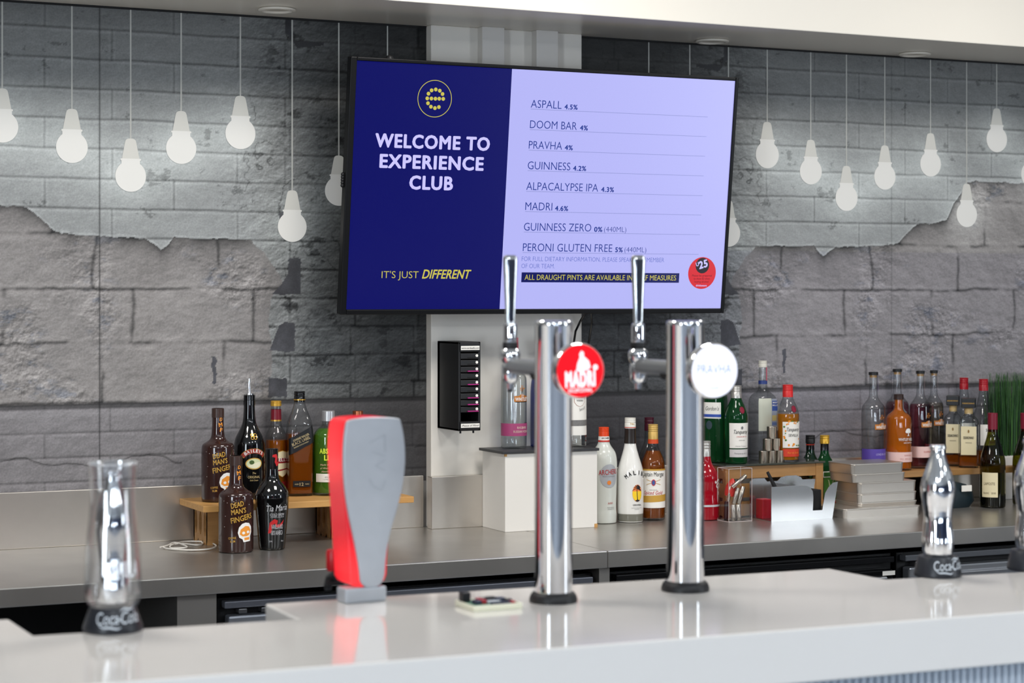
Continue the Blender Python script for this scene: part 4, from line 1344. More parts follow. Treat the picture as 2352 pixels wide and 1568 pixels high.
palm = [(ell(0.0165, 0.0265, 30), 0), ([(-0.0158, -0.008), (0.0158, -0.008), (0.014, -0.014), (0.008, -0.022), (0, -0.0265), (-0.008, -0.022), (-0.014, -0.014)], 1), ([(-0.0160, 0.006), (0.0160, 0.006), (0.0158, -0.009), (-0.0158, -0.009)], 1),
        ([(-0.0015, -0.020), (0.0012, -0.020), (-0.001, 0.012), (-0.003, 0.012)], 2), ([(-0.008, -0.022), (0.0, -0.019), (0.009, -0.022), (0.004, -0.025), (0, -0.0265), (-0.004, -0.025)], 2)]
for a in (-0.2, 0.5, 1.2, 1.9, 2.6, 3.3):
    c, s_ = math.cos(a), math.sin(a)
    L = 0.017
    palm.append(([(-0.002, 0.013), (-0.002 + c * L * 0.5 - s_ * 0.003, 0.013 + s_ * L * 0.5 + c * 0.003 + 0.004), (-0.002 + c * L, 0.013 + s_ * L - 0.004), (-0.002 + c * L * 0.5 + s_ * 0.002, 0.013 + s_ * L * 0.5 - c * 0.002 + 0.001)], 2))
b.shape(palm, 16, 0.285, oc, 'palm_sunset_emblem')
b.text([('ORIGINAL', 0.165, 0.0052, 0.030, 16, 0.01, 0)], INK, 'lower_lettering')
b.text([('WHITE RUM WITH COCONUT', 0.140, 0.0028, 0.036, 14, 0, 0), ('LIQUEUR', 0.128, 0.0028, 0.016, 14, 0, 0)], MATS['grey_ink'], 'small_print')
x, y, r, h = stand(1500, 27.5, 1196, 974, CH)
b = Bottle('spiced_rum_bottle', 'amber spiced rum bottle with gold screw cap and cream label', 'bottle', (x, y, CH), r, h,
           [(0.0, 0.0), (0.95, 0.0), (1.0, 0.02), (1.0, 0.3), (1.0, 0.56), (0.97, 0.62), (0.70, 0.70), (0.46, 0.76), (0.40, 0.80), (0.385, 0.985)], CLEAR, -0.58, BGRP)
b.liquid(0.725, RUM)
b.cap(0.385 * r + 0.0012, 0.845, 1.0, mat('cap_old_gold', rgb(210, 172, 96), 0.4, 0.3), 'cap', 4)
b.band(0.80, 0.845, mat('band_orange', rgb(206, 74, 30), 0.5), 'neck_band', 0.0013)
lb = b.patch(0.135, 0.535, -92, 88, WHITEL, 'label', nseg=40)
b.patch(0.523, 0.540, -92, 88, GOLDINK, 'gold_edge', off=0.0010, parent=lb, nseg=40)
b.patch(0.195, 0.265, -92, 88, GOLDINK, 'gold_band', off=0.0010, parent=lb, slope=0.02, nseg=40)
b.text([('Captain Morgan', 0.465, 0.0135, 0.074, 4, 0.0, 0.0)], INK, parent=lb, off=0.0015)
b.text([('ORIGINAL', 0.318, 0.0030, 0.024, 6, 0, 0)], MATS['grey_ink'], 'small_lettering', parent=lb, off=0.0015)
b.text([('Spiced Gold', 0.275, 0.0115, 0.062, 6, 0.0, 0.3)], REDINK, 'red_script', parent=lb, off=0.0015)
cr = [([(-0.022, 0.010), (0.022, -0.006), (0.022, -0.0075), (-0.022, 0.0085)], 0), ([(-0.022, -0.006), (0.022, 0.010), (0.022, 0.0085), (-0.022, -0.0075)], 0), (ell(0.0065, 0.010, 16), 1), (ell(0.0045, 0.0075, 16), 2)]
b.shape(cr, 6, 0.40, [GOLDINK, REDINK, mat('crest_blue', rgb(60, 90, 150), 0.5)], 'crest', off=0.0015, parent=lb)
x, y, r, h = stand_y(1491, 25, 958, 5.537, CH)
b = Bottle('spirit_bottle', 'clear bottle with burgundy cap behind the gold capped rum', 'bottle', (x, y, CH), r, h,
           [(0.0, 0.0), (0.95, 0.0), (1.0, 0.03), (1.0, 0.55), (0.92, 0.62), (0.55, 0.72), (0.42, 0.78), (0.40, 0.97)], CLEAR, 0, BGRP)
b.liquid(0.12, CLEARL)
b.cap(0.41 * r + 0.001, 0.865, 1.0, mat('cap_burgundy', rgb(66, 18, 34), 0.35), 'cap', 2)
x, y, r, h = stand_y(1620, 33, 1012, 5.385, CH)
b = Bottle('sour_liqueur_bottle', 'bright red liqueur bottle with silver cap right of the white badge tap', 'bottle', (x, y, CH), r, h,
           [(0.0, 0.0), (0.94, 0.0), (1.0, 0.03), (1.0, 0.22), (0.90, 0.32), (0.93, 0.44), (0.98, 0.54), (0.84, 0.62), (0.48, 0.70), (0.37, 0.78), (0.34, 0.88), (0.34, 0.985)], REDL, 0.1, BGRP, part='bottle_body')
b.cap(0.34 * r + 0.0012, 0.785, 1.0, mat('cap_silver_ridged', rgb(200, 196, 190), 0.32, 0.7), 'cap', 3)
b.band(0.175, 0.20, silver, 'silver_band', 0.0010)
b.text([('SOURZ', 0.36, 0.020, 0.075, 28, 0.03, 0, -1.1)], INKW)

# ------------------------------------------------------------------ wooden shelf on the left
by = 5.33
a, c = V(467, 1161, by), V(951, 1135, by)
sx0, sx1 = a.x, c.x
t = thing('wooden_shelf', 'pale wooden bottle shelf raised on crates on the left of counter', 'shelf', ((sx0 + sx1) / 2, 5.45, CH))
w = (sx1 - sx0) / 2
MB().box(-w, w, by - 5.45, 0.115, SHELFL - 0.018 - CH, SHELFL - CH).build('board', WOOD, t, bevel=0.0015)
def crate_leg(x0, x1):
    mb = MB()
    z1 = SHELFL - 0.018 - CH
    y0, y1 = -0.03, 0.105
    ta = 0.012
    # side wall with three oval openings, then front and back walls
    n = 3
    vs, fs = [], []
    L = y1 - y0
    for xx in (x0, x0 + 0.010):
        base = len(vs)
        for k in range(n):
            u0, u1 = y0 + L * k / n, y0 + L * (k + 1) / n
            cu, cz = (u0 + u1) / 2, z1 * 0.55
            ring = []
            N = 20
            for i in range(N):
                an = 2 * PI * i / N
                cs, sn = math.cos(an), math.sin(an)
                m = max(abs(cs), abs(sn))
                ou = (cu + (u1 - u0) / 2 * cs / m, z1 / 2 + z1 / 2 * sn / m)
                inn = (cu + 0.014 * cs, cz + 0.034 * sn)
                ring.append((ou, inn))
            o = len(vs)
            for ou, inn in ring:
                vs += [(xx, ou[0], ou[1]), (xx, inn[0], inn[1])]
            for i in range(N):
                j = (i + 1) % N
                fs.append((o + 2 * i, o + 2 * j, o + 2 * j + 1, o + 2 * i + 1))
        if xx == x0:
            first = len(vs)
    for k in range(n):
        for i in range(20):
            j = (i + 1) % 20
            q = k * 40
            fs.append((q + 2 * i + 1, q + 2 * j + 1, first + q + 2 * j + 1, first + q + 2 * i + 1))
    mb.add(vs, fs)
    mb.box(x0, x1, y0 - 0.001, y0 + 0.010, 0, z1).box(x0, x1, y1 - 0.010, y1, 0, z1).box(x1 - 0.010, x1, y0, y1, 0, z1)
    return mb
lx = G(500, 1251, CH).x - (sx0 + sx1) / 2
crate_leg(lx - 0.03, lx + 0.10).build('crate_support', WOOD2, t)
crate_leg(w - 0.22, w - 0.09).build('crate_support', WOOD2, t)

# white charging cable lying on the counter
pts = []
for px, py in ((448, 1237), (456, 1243), (466, 1250), (452, 1254), (420, 1251), (392, 1254), (376, 1260), (398, 1264), (440, 1266), (480, 1264), (496, 1258), (488, 1251), (462, 1247), (428, 1247), (402, 1252), (390, 1259), (400, 1263), (430, 1260), (402, 1250), (384, 1257), (368, 1261)):
    g = G(px, py, CH)
    pts.append(Vector((g.x, g.y, CH + 0.0028)))
P = []
for i in range(len(pts) - 1):
    p0, p1, p2, p3 = pts[max(i - 1, 0)], pts[i], pts[i + 1], pts[min(i + 2, len(pts) - 1)]
    for k in range(6):
        u = k / 6
        P.append(0.5 * ((2 * p1) + (p2 - p0) * u + (2 * p0 - 5 * p1 + 4 * p2 - p3) * u * u + (3 * p1 - p0 - 3 * p2 + p3) * u ** 3))
P.append(pts[-1])
for i, p in enumerate(P):
    p.z += 0.0030 * (i / len(P))
o0 = P[0].copy()
t = thing('charging_cable', 'coiled white charging cable lying on the steel counter at the left', 'cable', (o0.x, o0.y, CH))
wc = mat('cable_white', rgb(230, 226, 218), 0.45)
MB().tube([(p.x - o0.x, p.y - o0.y, p.z - CH) for p in P], 0.0021, 8).build('cord', wc, t)
MB().box(-0.016, 0.004, -0.007, 0.007, 0.0, 0.014).box(-0.030, -0.016, -0.005, 0.005, 0.003, 0.011).build('plug', wc, t, bevel=0.002)

# ------------------------------------------------------------------ pine crate with glass top
a, c = G(1667, 1190, CH), V(1891, 1069, 5.381)
kx0, kx1, ky0, ky1 = a.x, c.x, a.y, 5.560
kz = V(1667, 1072, ky0).z - CH
t = thing('pine_crate', 'pine crate with dark glass lid carrying green gin bottles', 'crate', ((kx0 + kx1) / 2, (ky0 + ky1) / 2, CH))
hw, hd = (kx1 - kx0) / 2, (ky1 - ky0) / 2
for sx in (-1, 1):
    for sy in (-1, 1):
        MB().box(sx * hw - (0.028 if sx > 0 else 0), sx * hw + (0.028 if sx < 0 else 0), sy * hd - (0.02 if sy > 0 else 0), sy * hd + (0.02 if sy < 0 else 0), 0, kz).build('post', WOOD2, t, bevel=0.001)
for z0, z1 in ((kz - 0.040, kz - 0.001), (kz - 0.100, kz - 0.056), (0.004, kz - 0.112)):
    MB().box(-hw + 0.028, hw - 0.028, -hd + 0.002, -hd + 0.012, z0, z1).build('front_slat', WOOD2, t, bevel=0.001)
    for sx in (-1, 1):
        xx = sx * (hw - 0.007)
        MB().box(xx - 0.005, xx + 0.005, -hd + 0.02, hd - 0.02, z0, z1).build('side_slat', WOOD2, t, bevel=0.001)
MB().box(-hw, hw, -hd + 0.03, hd - 0.03, 0.0, 0.006).build('floor_board', DARKGAP, t)
MB().box(-hw + 0.012, hw - 0.012, -hd + 0.014, hd - 0.001, kz - 0.012, kz - 0.004).build('inner_board', DARKGAP, t)
MB().box(-hw - 0.004, hw + 0.004, -hd - 0.006, hd, kz, kz + 0.006).build('glass_lid', mat('dark_glass', rgb(70, 72, 66), 0.08, coat=0.3), t, bevel=0.001)
KT = CH + kz + 0.006

GRGRP = 'gin bottles on the pine crate'
x, y, r, h = stand_y(1643, 27, 845, 5.497, KT)
b = Bottle('gin_bottle', 'wide green gin bottle with small white label beside white badge tap', 'bottle', (x, y, KT), r, h,
           [(0.0, 0.0, 3), (0.95, 0.0, 3), (1.0, 0.02, 3), (1.0, 0.3, 3), (1.0, 0.66, 3), (0.92, 0.72, 3), (0.55, 0.79, 2), (0.40, 0.84, 2), (0.38, 0.97, 2)], GREENG, -0.9, GRGRP)
b.liquid(0.2, CLEARL)
b.cap(0.40 * r + 0.001, 0.88, 1.0, MATS['cap_silver_ridged'], 'cap', 3)
lb = b.patch(0.47, 0.64, -45, 45, WHITEL, 'label')
b.text([("Gordon's", 0.555, 0.0125, 0.042, 4, 0, 0.3)], INK, parent=lb)
b.patch(0.485, 0.515, -45, 45, mat('label_blue', rgb(50, 80, 170), 0.5), 'blue_stripe', off=0.0011, parent=lb)
b.shape([(ell(0.010, 0.014, 20), 0)], -10, 0.40, [mat('seal_slate', rgb(50, 66, 74), 0.4)], 'glass_seal')
def tanq(px, pw, pyb, pyt, label, gm, liq, level, capm, sev):
    x, y, r, h = stand(px, pw, pyb, pyt, KT)
    b = Bottle('gin_bottle', label, 'bottle', (x, y, KT), r, h,
               [(0.0, 0.0), (0.90, 0.0), (0.94, 0.02), (0.95, 0.3), (0.98, 0.52), (1.0, 0.58), (0.98, 0.63), (0.80, 0.72), (0.52, 0.80), (0.43, 0.84), (0.42, 0.985)], gm, -0.52, GRGRP)
    b.liquid(level, liq)
    b.cap(0.42 * r + 0.0012, 0.84, 1.0, capm, 'cap', 4)
    a = ell(0.009, 0.0115, 24)
    b.shape([(a, 0), (ell(0.0072, 0.0095, 24), 1)], 32, 0.69, [mat('seal_dark', rgb(90, 12, 30), 0.3), mat('seal_wax', rgb(132, 24, 48), 0.25, coat=0.4)], 'wax_seal', off=0.0016)
    return b
b = tanq(1691, 27, 1066, 885, 'green gin bottle with white label and silver ridged cap on the crate', GREENG, CLEARL, 0.3, MATS['cap_silver_ridged'], False)
lb = b.patch(0.205, 0.525, -38, 88, WHITEL, 'label', nseg=36)
b.text([('Tanqueray', 0.39, 0.0125, 0.050, 26, 0, 0.35)], INK, parent=lb, off=0.0018)
b.text([('LONDON DRY GIN', 0.345, 0.0035, 0.036, 28, 0, 0)], REDINK, 'red_lettering', parent=lb, off=0.0018)
b.text([('IMPORTED', 0.30, 0.0028, 0.020, 28, 0, 0), ('Charles Tanqueray', 0.225, 0.0032, 0.040, 26, 0, 0.3)], MATS['grey_ink'], 'small_print', parent=lb, off=0.0018)
b.shape([(ell(0.004, 0.005, 12), 0)], 28, 0.465, [MATS['grey_ink']], 'crest', parent=lb, off=0.0018)
lb = b.patch(0.09, 0.190, -38, 88, mat('label_pale_grey', rgb(206, 202, 200), 0.5), 'lower_label', nseg=36)
b.text([('Tanqueray & Co', 0.13, 0.0045, 0.046, 26, 0, 0.3)], MATS['grey_ink'], parent=lb, off=0.0018)
b = tanq(1809.5, 26.5, 1062, 883, 'orange gin bottle with red cap and floral orange label on the crate', CLEAR, SEVIL, 0.625, mat('cap_scarlet', rgb(206, 40, 40), 0.35), True)
lb = b.patch(0.19, 0.525, -30, 88, WHITEL, 'label', nseg=36)
lf = mat('label_leaf', rgb(80, 124, 50), 0.5)
lo = mat('label_orange', rgb(232, 146, 40), 0.5)
mbs = []
rr = random.Random(9)
for k in range(34):
    ang, zz = rr.uniform(-24, 84), rr.uniform(0.215, 0.505)
    if -6 < ang < 60 and 0.25 < zz < 0.47:
        continue
    px = math.radians(ang) * r * 0.97
    mbs.append((ell(rr.uniform(0.002, 0.0042), rr.uniform(0.002, 0.004), 10, px, (zz - 0.35) * h), k % 2))
b.shape(mbs, 0, 0.35, [lf, lo], 'fruit_border', off=0.0012, parent=lb)
b.text([('Tanqueray', 0.405, 0.0115, 0.046, 28, 0, 0.35), ('SEVILLA', 0.335, 0.0085, 0.034, 28, 0.0, 0)], INK, parent=lb, off=0.0018)
b.shape([(ell(0.004, 0.004, 14), 0)], 28, 0.235, [lo], 'sun_mark', off=0.0018, parent=lb)
lb = b.patch(0.075, 0.175, -30, 88, mat('label_tangerine', rgb(206, 60, 34), 0.5), 'lower_label', nseg=36)
b.text([('Flor de Sevilla', 0.115, 0.0055, 0.040, 28, 0, 0.3)], ORANGEINK, parent=lb, off=0.0018)
# square shouldered gin with the tall neck
x, y, r, h = stand(1752, 29, 1058, 828, KT)
b = Bottle('gin_bottle', 'clear square shouldered gin bottle with tall neck and blue map label', 'bottle', (x, y, KT), r * 0.95, h,
           [(0.0, 0.0, 6), (0.93, 0.0, 6), (0.97, 0.015, 6), (0.97, 0.3, 6), (0.97, 0.55, 6), (0.97, 0.60, 6), (0.86, 0.645, 5), (0.50, 0.69, 3), (0.37, 0.73, 2), (0.335, 0.78, 2), (0.33, 0.93, 2)], CLEAR, -0.05, GRGRP, seg=64)
b.liquid(0.30, CLEARL)
b.cap(0.34 * r, 0.935, 1.0, mat('cap_ivory', rgb(206, 202, 190), 0.4), 'cap', 2)
b.band(0.765, 0.80, mat('band_blue', rgb(40, 58, 120), 0.4), 'neck_band', 0.0012)
st = b.patch(0.80, 0.935, 20, 70, mat('strip_rose', rgb(196, 90, 110), 0.5), 'neck_strip', off=0.0012, nseg=8)
lb = b.patch(0.30, 0.625, -46, 16, mat('frost_panel', rgb(198, 200, 184), 0.5), 'frosted_panel', off=0.0007)
lb = b.patch(0.335, 0.62, 16, 58, mat('label_grey_blue', rgb(150, 156, 172), 0.5), 'map_label', off=0.0009)
b.patch(0.50, 0.60, 18, 56, mat('label_royal', rgb(50, 78, 152), 0.5), 'blue_field', off=0.0012, parent=lb)
b.patch(0.40, 0.455, 18, 56, mat('label_straw', rgb(200, 184, 120), 0.5), 'map_field', off=0.0012, parent=lb)
b.patch(0.355, 0.385, 18, 56, mat('label_steel_blue', rgb(100, 120, 168), 0.5), 'lower_field', off=0.0012, parent=lb)
b.text([('MARTIN', 0.575, 0.0050, 0.022, 37, 0.01, 0), ("MILLER'S", 0.548, 0.0050, 0.024, 37, 0.01, 0)], INKW, parent=lb, off=0.0018)

# six steel thimble measures in a pyramid
JT = [(1747.5, 1043, 1070, 0, 'bottom row, left end'), (1773, 1043, 1070, 0, 'bottom row, middle'), (1797, 1043, 1070, 0, 'bottom row, right end'), (1757.5, 1015, 1043, 1, 'middle row, left'), (1786, 1015, 1043, 1, 'middle row, right'), (1773, 986, 1015, 2, 'alone at the very top')]
jr, jh, jy = 0.0150, 0.0385, ky0 + 0.016
jm = mat('measure_steel', rgb(196, 188, 176), 0.26, 0.95)
jx0 = V(1772, 1060, jy).x
first = None
for px, yt, yb, row, w_ in JT:
    offs = {0: {1747.5: -1, 1773: 0, 1797: 1}, 1: {1757.5: -0.5, 1786: 0.5}, 2: {1773: 0}}[row][px]
    loc = (jx0 + offs * (2 * jr + 0.0008), jy, KT + row * jh)
    lab = 'steel thimble measure in the pyramid on the crate, ' + w_
    if first is None:
        first = thing('thimble_measure', lab, 'measure', loc, 0, 'stacked thimble measures')
        rg = [(jr * 0.98, 0), (jr, 0.0006), (jr, jh - 0.0020), (jr + 0.0004, jh - 0.0012), (jr, jh), (jr - 0.0010, jh), (jr - 0.0012, 0.004), (0.0004, 0.003)]
        MB().lathe(rg, 32, 0, None, True, False).build('cup', jm, first)
    else:
        q = copy_tree(first)
        q.location = loc
        q['label'] = lab

# ------------------------------------------------------------------ clear acrylic jar of pourer tubes
a, c = G(1674, 1192, CH), G(1727, 1190, CH)
qx0, qx1 = a.x + 0.004, a.x + 0.068
qy0 = a.y - 0.074
qx0 = V(1674, 1190, qy0).x; qx1 = V(1727, 1190, qy0).x
qy1 = qy0 + 0.066
qh = V(1674, 1077, qy0).z - CH
ACR = glass('acrylic', (0.97, 0.965, 0.965), edge=0.15)
t = thing('acrylic_jar', 'clear square acrylic jar of steel tubes in front of the crate', 'jar', ((qx0 + qx1) / 2, (qy0 + qy1) / 2, CH))
hw, hd = (qx1 - qx0) / 2, (qy1 - qy0) / 2
mb = MB()
mb.add([(-hw, -hd, 0), (hw, -hd, 0), (hw, hd, 0), (-hw, hd, 0), (-hw, -hd, qh), (hw, -hd, qh), (hw, hd, qh), (-hw, hd, qh)], [(0, 1, 2, 3), (0, 1, 5, 4), (1, 2, 6, 5), (2, 3, 7, 6), (3, 0, 4, 7)])
mb.build('walls', ACR, t)
mb = MB()
e = 0.0010
for p, q in ((-hw, -hd), (hw, -hd), (hw, hd), (-hw, hd)):
    mb.tube([(p, q, 0), (p, q, qh)], e, 6)
for z in (0.001, qh):
    mb.tube([(-hw, -hd, z), (hw, -hd, z), (hw, hd, z), (-hw, hd, z), (-hw, -hd, z)], e, 6)
mb.build('polished_edges', mat('acrylic_edge', rgb(190, 178, 176), 0.15), t)
jc = Vector(((qx0 + qx1) / 2, (qy0 + qy1) / 2, CH))
def tube_thing(x, y, z, tilt, yaw, L, r, label, m=jm):
    o = MB()
    rg = [(r * 0.9, 0), (r, 0.001), (r, L - 0.001), (r * 0.9, L)]
    o.lathe(rg, 18)
    ob = o.build('steel_tube', m)
    ob.location = jc + Vector((x, y, z))
    ob.rotation_euler = (tilt[1], tilt[0], yaw)
    tag(ob, label, 'tube', 'steel tubes in the acrylic jar')
tube_thing(-0.012, -0.012, 0.002, (-0.04, 0.02), 0, 0.050, 0.0070, 'steel tube upright at the bottom left of the acrylic jar')
tube_thing(0.007, -0.012, 0.002, (-0.08, 0.02), 0, 0.050, 0.0085, 'steel tube leaning at the bottom right of the acrylic jar')
tube_thing(-0.010, -0.010, 0.053, (0.28, 0.0), 0, 0.052, 0.0070, 'steel tube tilted right at mid height in the acrylic jar, left of two')
tube_thing(0.006, -0.012, 0.053, (0.30, 0.0), 0, 0.056, 0.0080, 'steel tube tilted right at mid height in the acrylic jar, right of two')
tube_thing(-0.020, -0.016, 0.106, (0.95, 0.05), 0, 0.060, 0.0065, 'steel tube lying slanted across the top of the acrylic jar')
tube_thing(-0.022, 0.004, 0.060, (0.20, 0.0), 0, 0.048, 0.0060, 'slim steel tube at the back left of the acrylic jar')
ob = MB().lathe([(0.006, 0), (0.007, 0.01), (0.0075, 0.055), (0.006, 0.058)], 16).build('black_stopper', BLACK)
ob.location = jc + Vector((-0.025, 0.012, 0.002)); ob.rotation_euler = (0, 0.05, 0)
tag(ob, 'black stopper standing at the left inside the acrylic jar', 'stopper')
ob = MB().lathe([(0.016, 0), (0.019, 0.012), (0.018, 0.03), (0.012, 0.045), (0.006, 0.052), (0.004, 0.056)], 24).build('red_pourer', mat('red_pourer', rgb(222, 60, 52), 0.3, trans=0.2))
ob.location = jc + Vector((-0.010, 0.013, 0.075)); ob.rotation_euler = (0, 0.2, 0)
tag(ob, 'red plastic pourer at the top of the acrylic jar', 'pourer')

# ------------------------------------------------------------------ chrome napkin caddy
a, c = G(1771, 1198, CH), G(1917, 1191, CH)
cy = a.y
cx0, cx1 = a.x, c.x
hgt = V(1771, 1118, cy).z - CH
tl = V(1923, 1110, cy).x
dp = 0.125
t = thing('napkin_caddy', 'chrome bar caddy with curved cut-out on the counter in front of the crate', 'caddy', (cx0, cy, CH))
cm = mat('caddy_chrome', (0.60, 0.61, 0.62), 0.2, 0.95)
W = cx1 - cx0
def fx(u, v):
    """u, v: 0..1 over the face"""
    return u * (W + (tl - cx1) * v), v * hgt
face = [(0, 0), (1, 0), (1, 1.06), (0.93, 1.04), (0.87, 0.92), (0.825, 0.74), (0.815, 0.26), (0.66, 0.26), (0.65, 0.62), (0.63, 0.82), (0.58, 0.95), (0.50, 1.0), (0, 1.0)]
mb = MB()
Mx = Matrix.Rotation(PI / 2, 4, 'X')
mb.prism([fx(u, v) for u, v in face], 0, 0.002, 0, Mx)
mb.build('front_panel', cm, t)
bk = [(0, 0), (1, 0), (1, 1.05), (0.80, 1.05), (0.77, 1.12), (0.70, 1.18), (0.55, 1.18), (0.47, 1.14), (0.42, 1.04), (0.26, 1.04), (0.22, 1.14), (0.05, 1.14), (0.0, 1.06)]
mb = MB()
mb.prism([fx(u, v) for u, v in bk], -dp, -dp + 0.002, 0, Mx)
mb.build('back_panel', cm, t)
MB().box(0, W, 0, dp, 0, 0.002).build('base', cm, t)
mb = MB()
mb.prism([fx(u, v) for u, v in [(0.42, 0), (0.421, 0), (0.421, 0.98), (0.42, 0.98)]], -dp, 0, 0, Mx)
mb.build('divider', cm, t)
mb = MB().add([(0, 0, 0.002), (0, dp, 0.002), (0, dp, hgt), (0, 0, hgt)], [(0, 1, 2, 3)])
mb.build('side_panel', ACR, t)
mb = MB().box(0.62 * W, 0.86 * W, 0.012, dp - 0.02, 0.002, hgt * 0.84)
ob = mb.build('napkin_stack', mat('napkin_black', rgb(16, 16, 18), 0.8), None, bevel=0.002)
ob.location = (cx0, cy, CH)
tag(ob, 'stack of black napkins inside the chrome caddy', 'napkins')
pen = MB().tube([(0, 0, 0), (-0.006, 0.002, 0.018), (-0.026, 0.01, 0.062)], [0.0055, 0.0065, 0.0045], 12).build('pen_body', BLACK)
pen.name = 'black_pen'
pl0 = V(1771 + 12, 1119, cy + 0.02)
pen.location = (pl0.x, cy + 0.020, CH + hgt - 0.018)
tag(pen, 'black pen leaning out of the left end of the chrome caddy', 'pen')
mb = MB().box(-0.018, 0.018, -0.02, 0.02, 0, 0.062)  # added block, stands in for the red reflection on the caddy's side
ob = mb.build('red_reflection_block', mat('reflection_red', rgb(176, 20, 44), 0.45), None, bevel=0.003)
ob.location = (cx0 + 0.022, cy + 0.075, CH + 0.002)
tag(ob, 'small red block added for the red reflection at left end of the chrome caddy', 'box')

# ------------------------------------------------------------------ steel trays
def tray(x0, x1, y0, y1, z, h, label):
    t = thing('steel_tray', label, 'tray', ((x0 + x1) / 2, (y0 + y1) / 2, z), 0, 'stacked steel trays')
    hw, hd = (x1 - x0) / 2, (y1 - y0) / 2
    def rr_(w_, d_, q):
        o = []
        for sx, sy, a0 in ((1, 1, 0), (-1, 1, 90), (-1, -1, 180), (1, -1, 270)):
            for k in range(5):
                a = math.radians(a0 + 22.5 * k)
                o.append((sx * (w_ - q) + q * math.cos(a), sy * (d_ - q) + q * math.sin(a)))
        return o
    mb = MB()
    loops = [(rr_(hw - 0.003, hd - 0.003, 0.010), 0.0), (rr_(hw - 0.001, hd - 0.001, 0.012), h - 0.005), (rr_(hw, hd, 0.012), h - 0.003), (rr_(hw, hd, 0.012), h - 0.0005), (rr_(hw - 0.002, hd - 0.002, 0.010), h)]
    vs = [(p, q, z_) for l, z_ in loops for p, q in l]
    n = 20
    fs = [(j * n + i, j * n + (i + 1) % n, (j + 1) * n + (i + 1) % n, (j + 1) * n + i) for j in range(len(loops) - 1) for i in range(n)]
    mb.add(vs, fs, 0, False)
    mb.add([v for v in vs[:n]], [tuple(range(n))[::-1]])
    mb.add([v for v in vs[-n:]], [tuple(range(n))])
    mb.build('tray_body', STEELT, t, bevel=0.0012)
    return t
ty = G(1939, 1191, CH).y
def tx(px, y):
    return V(px, 1150, y).x
z = CH
specs = [(1939, 2116, 0.0, 0.22, 1191, 1163, 'bottom tray, widest and lowest in the steel stack'),
         (1973, 2109, 0.03, 0.17, 0, 1150, 'second steel tray from the bottom of the stack'),
         (1973, 2108, 0.03, 0.17, 0, 1129, 'third steel tray from the bottom of the stack'),
         (1972, 2107, 0.03, 0.17, 0, 1104, 'fourth steel tray from the bottom, first under the narrow pair'),
         (1960, 2082, 0.03, 0.17, 0, 1085, 'narrower steel tray, second from the top of the stack'),
         (1957, 2078, 0.03, 0.17, 0, 1062, 'narrow steel tray at the very top of the stack')]
for a, c, dy, dd, _, pt, lab in specs:
    y0 = ty + dy
    zt = V((a + c) / 2, pt + 1, y0).z
    tray(tx(a, y0), tx(c, y0), y0, min(y0 + dd, 5.381), z, zt - z - 0.0004, lab)
    z = zt

# ------------------------------------------------------------------ herbal liqueur bottles between crate and trays
HG = 'herbal liqueur bottles'
def herbal(px, pyt, y, label, capm, ring, zb=CH):
    x, y, r, h = stand_y(px, 28, pyt, y, zb)
    b = Bottle('herbal_liqueur_bottle', label, 'bottle', (x, y, zb), r, h,
               [(0.0, 0.0, 4), (0.92, 0.0, 4), (1.0, 0.03, 4), (1.0, 0.3, 4), (1.0, 0.52, 4), (0.92, 0.60, 3), (0.55, 0.70, 2), (0.38, 0.76, 2), (0.35, 0.85, 2), (0.35, 0.98, 2)], GREENG if capm is not BLACK else mat('deep_green_glass', rgb(12, 40, 24), 0.08, coat=0.4), 0.1, HG, flat=0.7)
    b.liquid(0.5, mat('herbal_liqueur', rgb(30, 20, 10), 0.1))
    b.cap(0.36 * r + 0.0012, 0.89, 1.0, capm, 'cap', 2)
    b.band(0.80, 0.885, BLACKG, 'neck_wrap', 0.0010)
    if ring:
        b.band(0.865, 0.88, mat('ring_red', rgb(190, 50, 30), 0.5), 'neck_ring', 0.0018)
    lb = b.patch(0.10, 0.52, -34, 40, mat('label_green', rgb(86, 140, 60), 0.5), 'label')
    b.patch(0.45, 0.53, -38, 44, WHITEL, 'label_head', off=0.0010, parent=lb)
    b.patch(0.462, 0.518, -34, 40, mat('label_moss', rgb(60, 110, 50), 0.5), 'head_field', off=0.0014, parent=lb)
    b.patch(0.06, 0.16, -38, 44, mat('label_amber', rgb(206, 70, 24), 0.5), 'label_foot', off=0.0010, parent=lb)
    b.shape([([(-0.014, 0.02), (-0.010, 0.016), (-0.004, -0.02), (0.004, -0.02), (0.010, 0.016), (0.014, 0.02), (0.008, 0.018), (0, -0.01), (-0.008, 0.018)], 0)], 3, 0.34, [CREAML], 'antler_emblem', off=0.0016, parent=lb)
herbal(1894, 999, 5.44, 'green herbal liqueur bottle with gold cap between crate and tray stack', mat('cap_bright_gold', rgb(214, 168, 60), 0.3, 0.5), False)
herbal(1861, 999, 5.532, 'dark herbal liqueur bottle with black cap at the right end of the crate', BLACK, True)

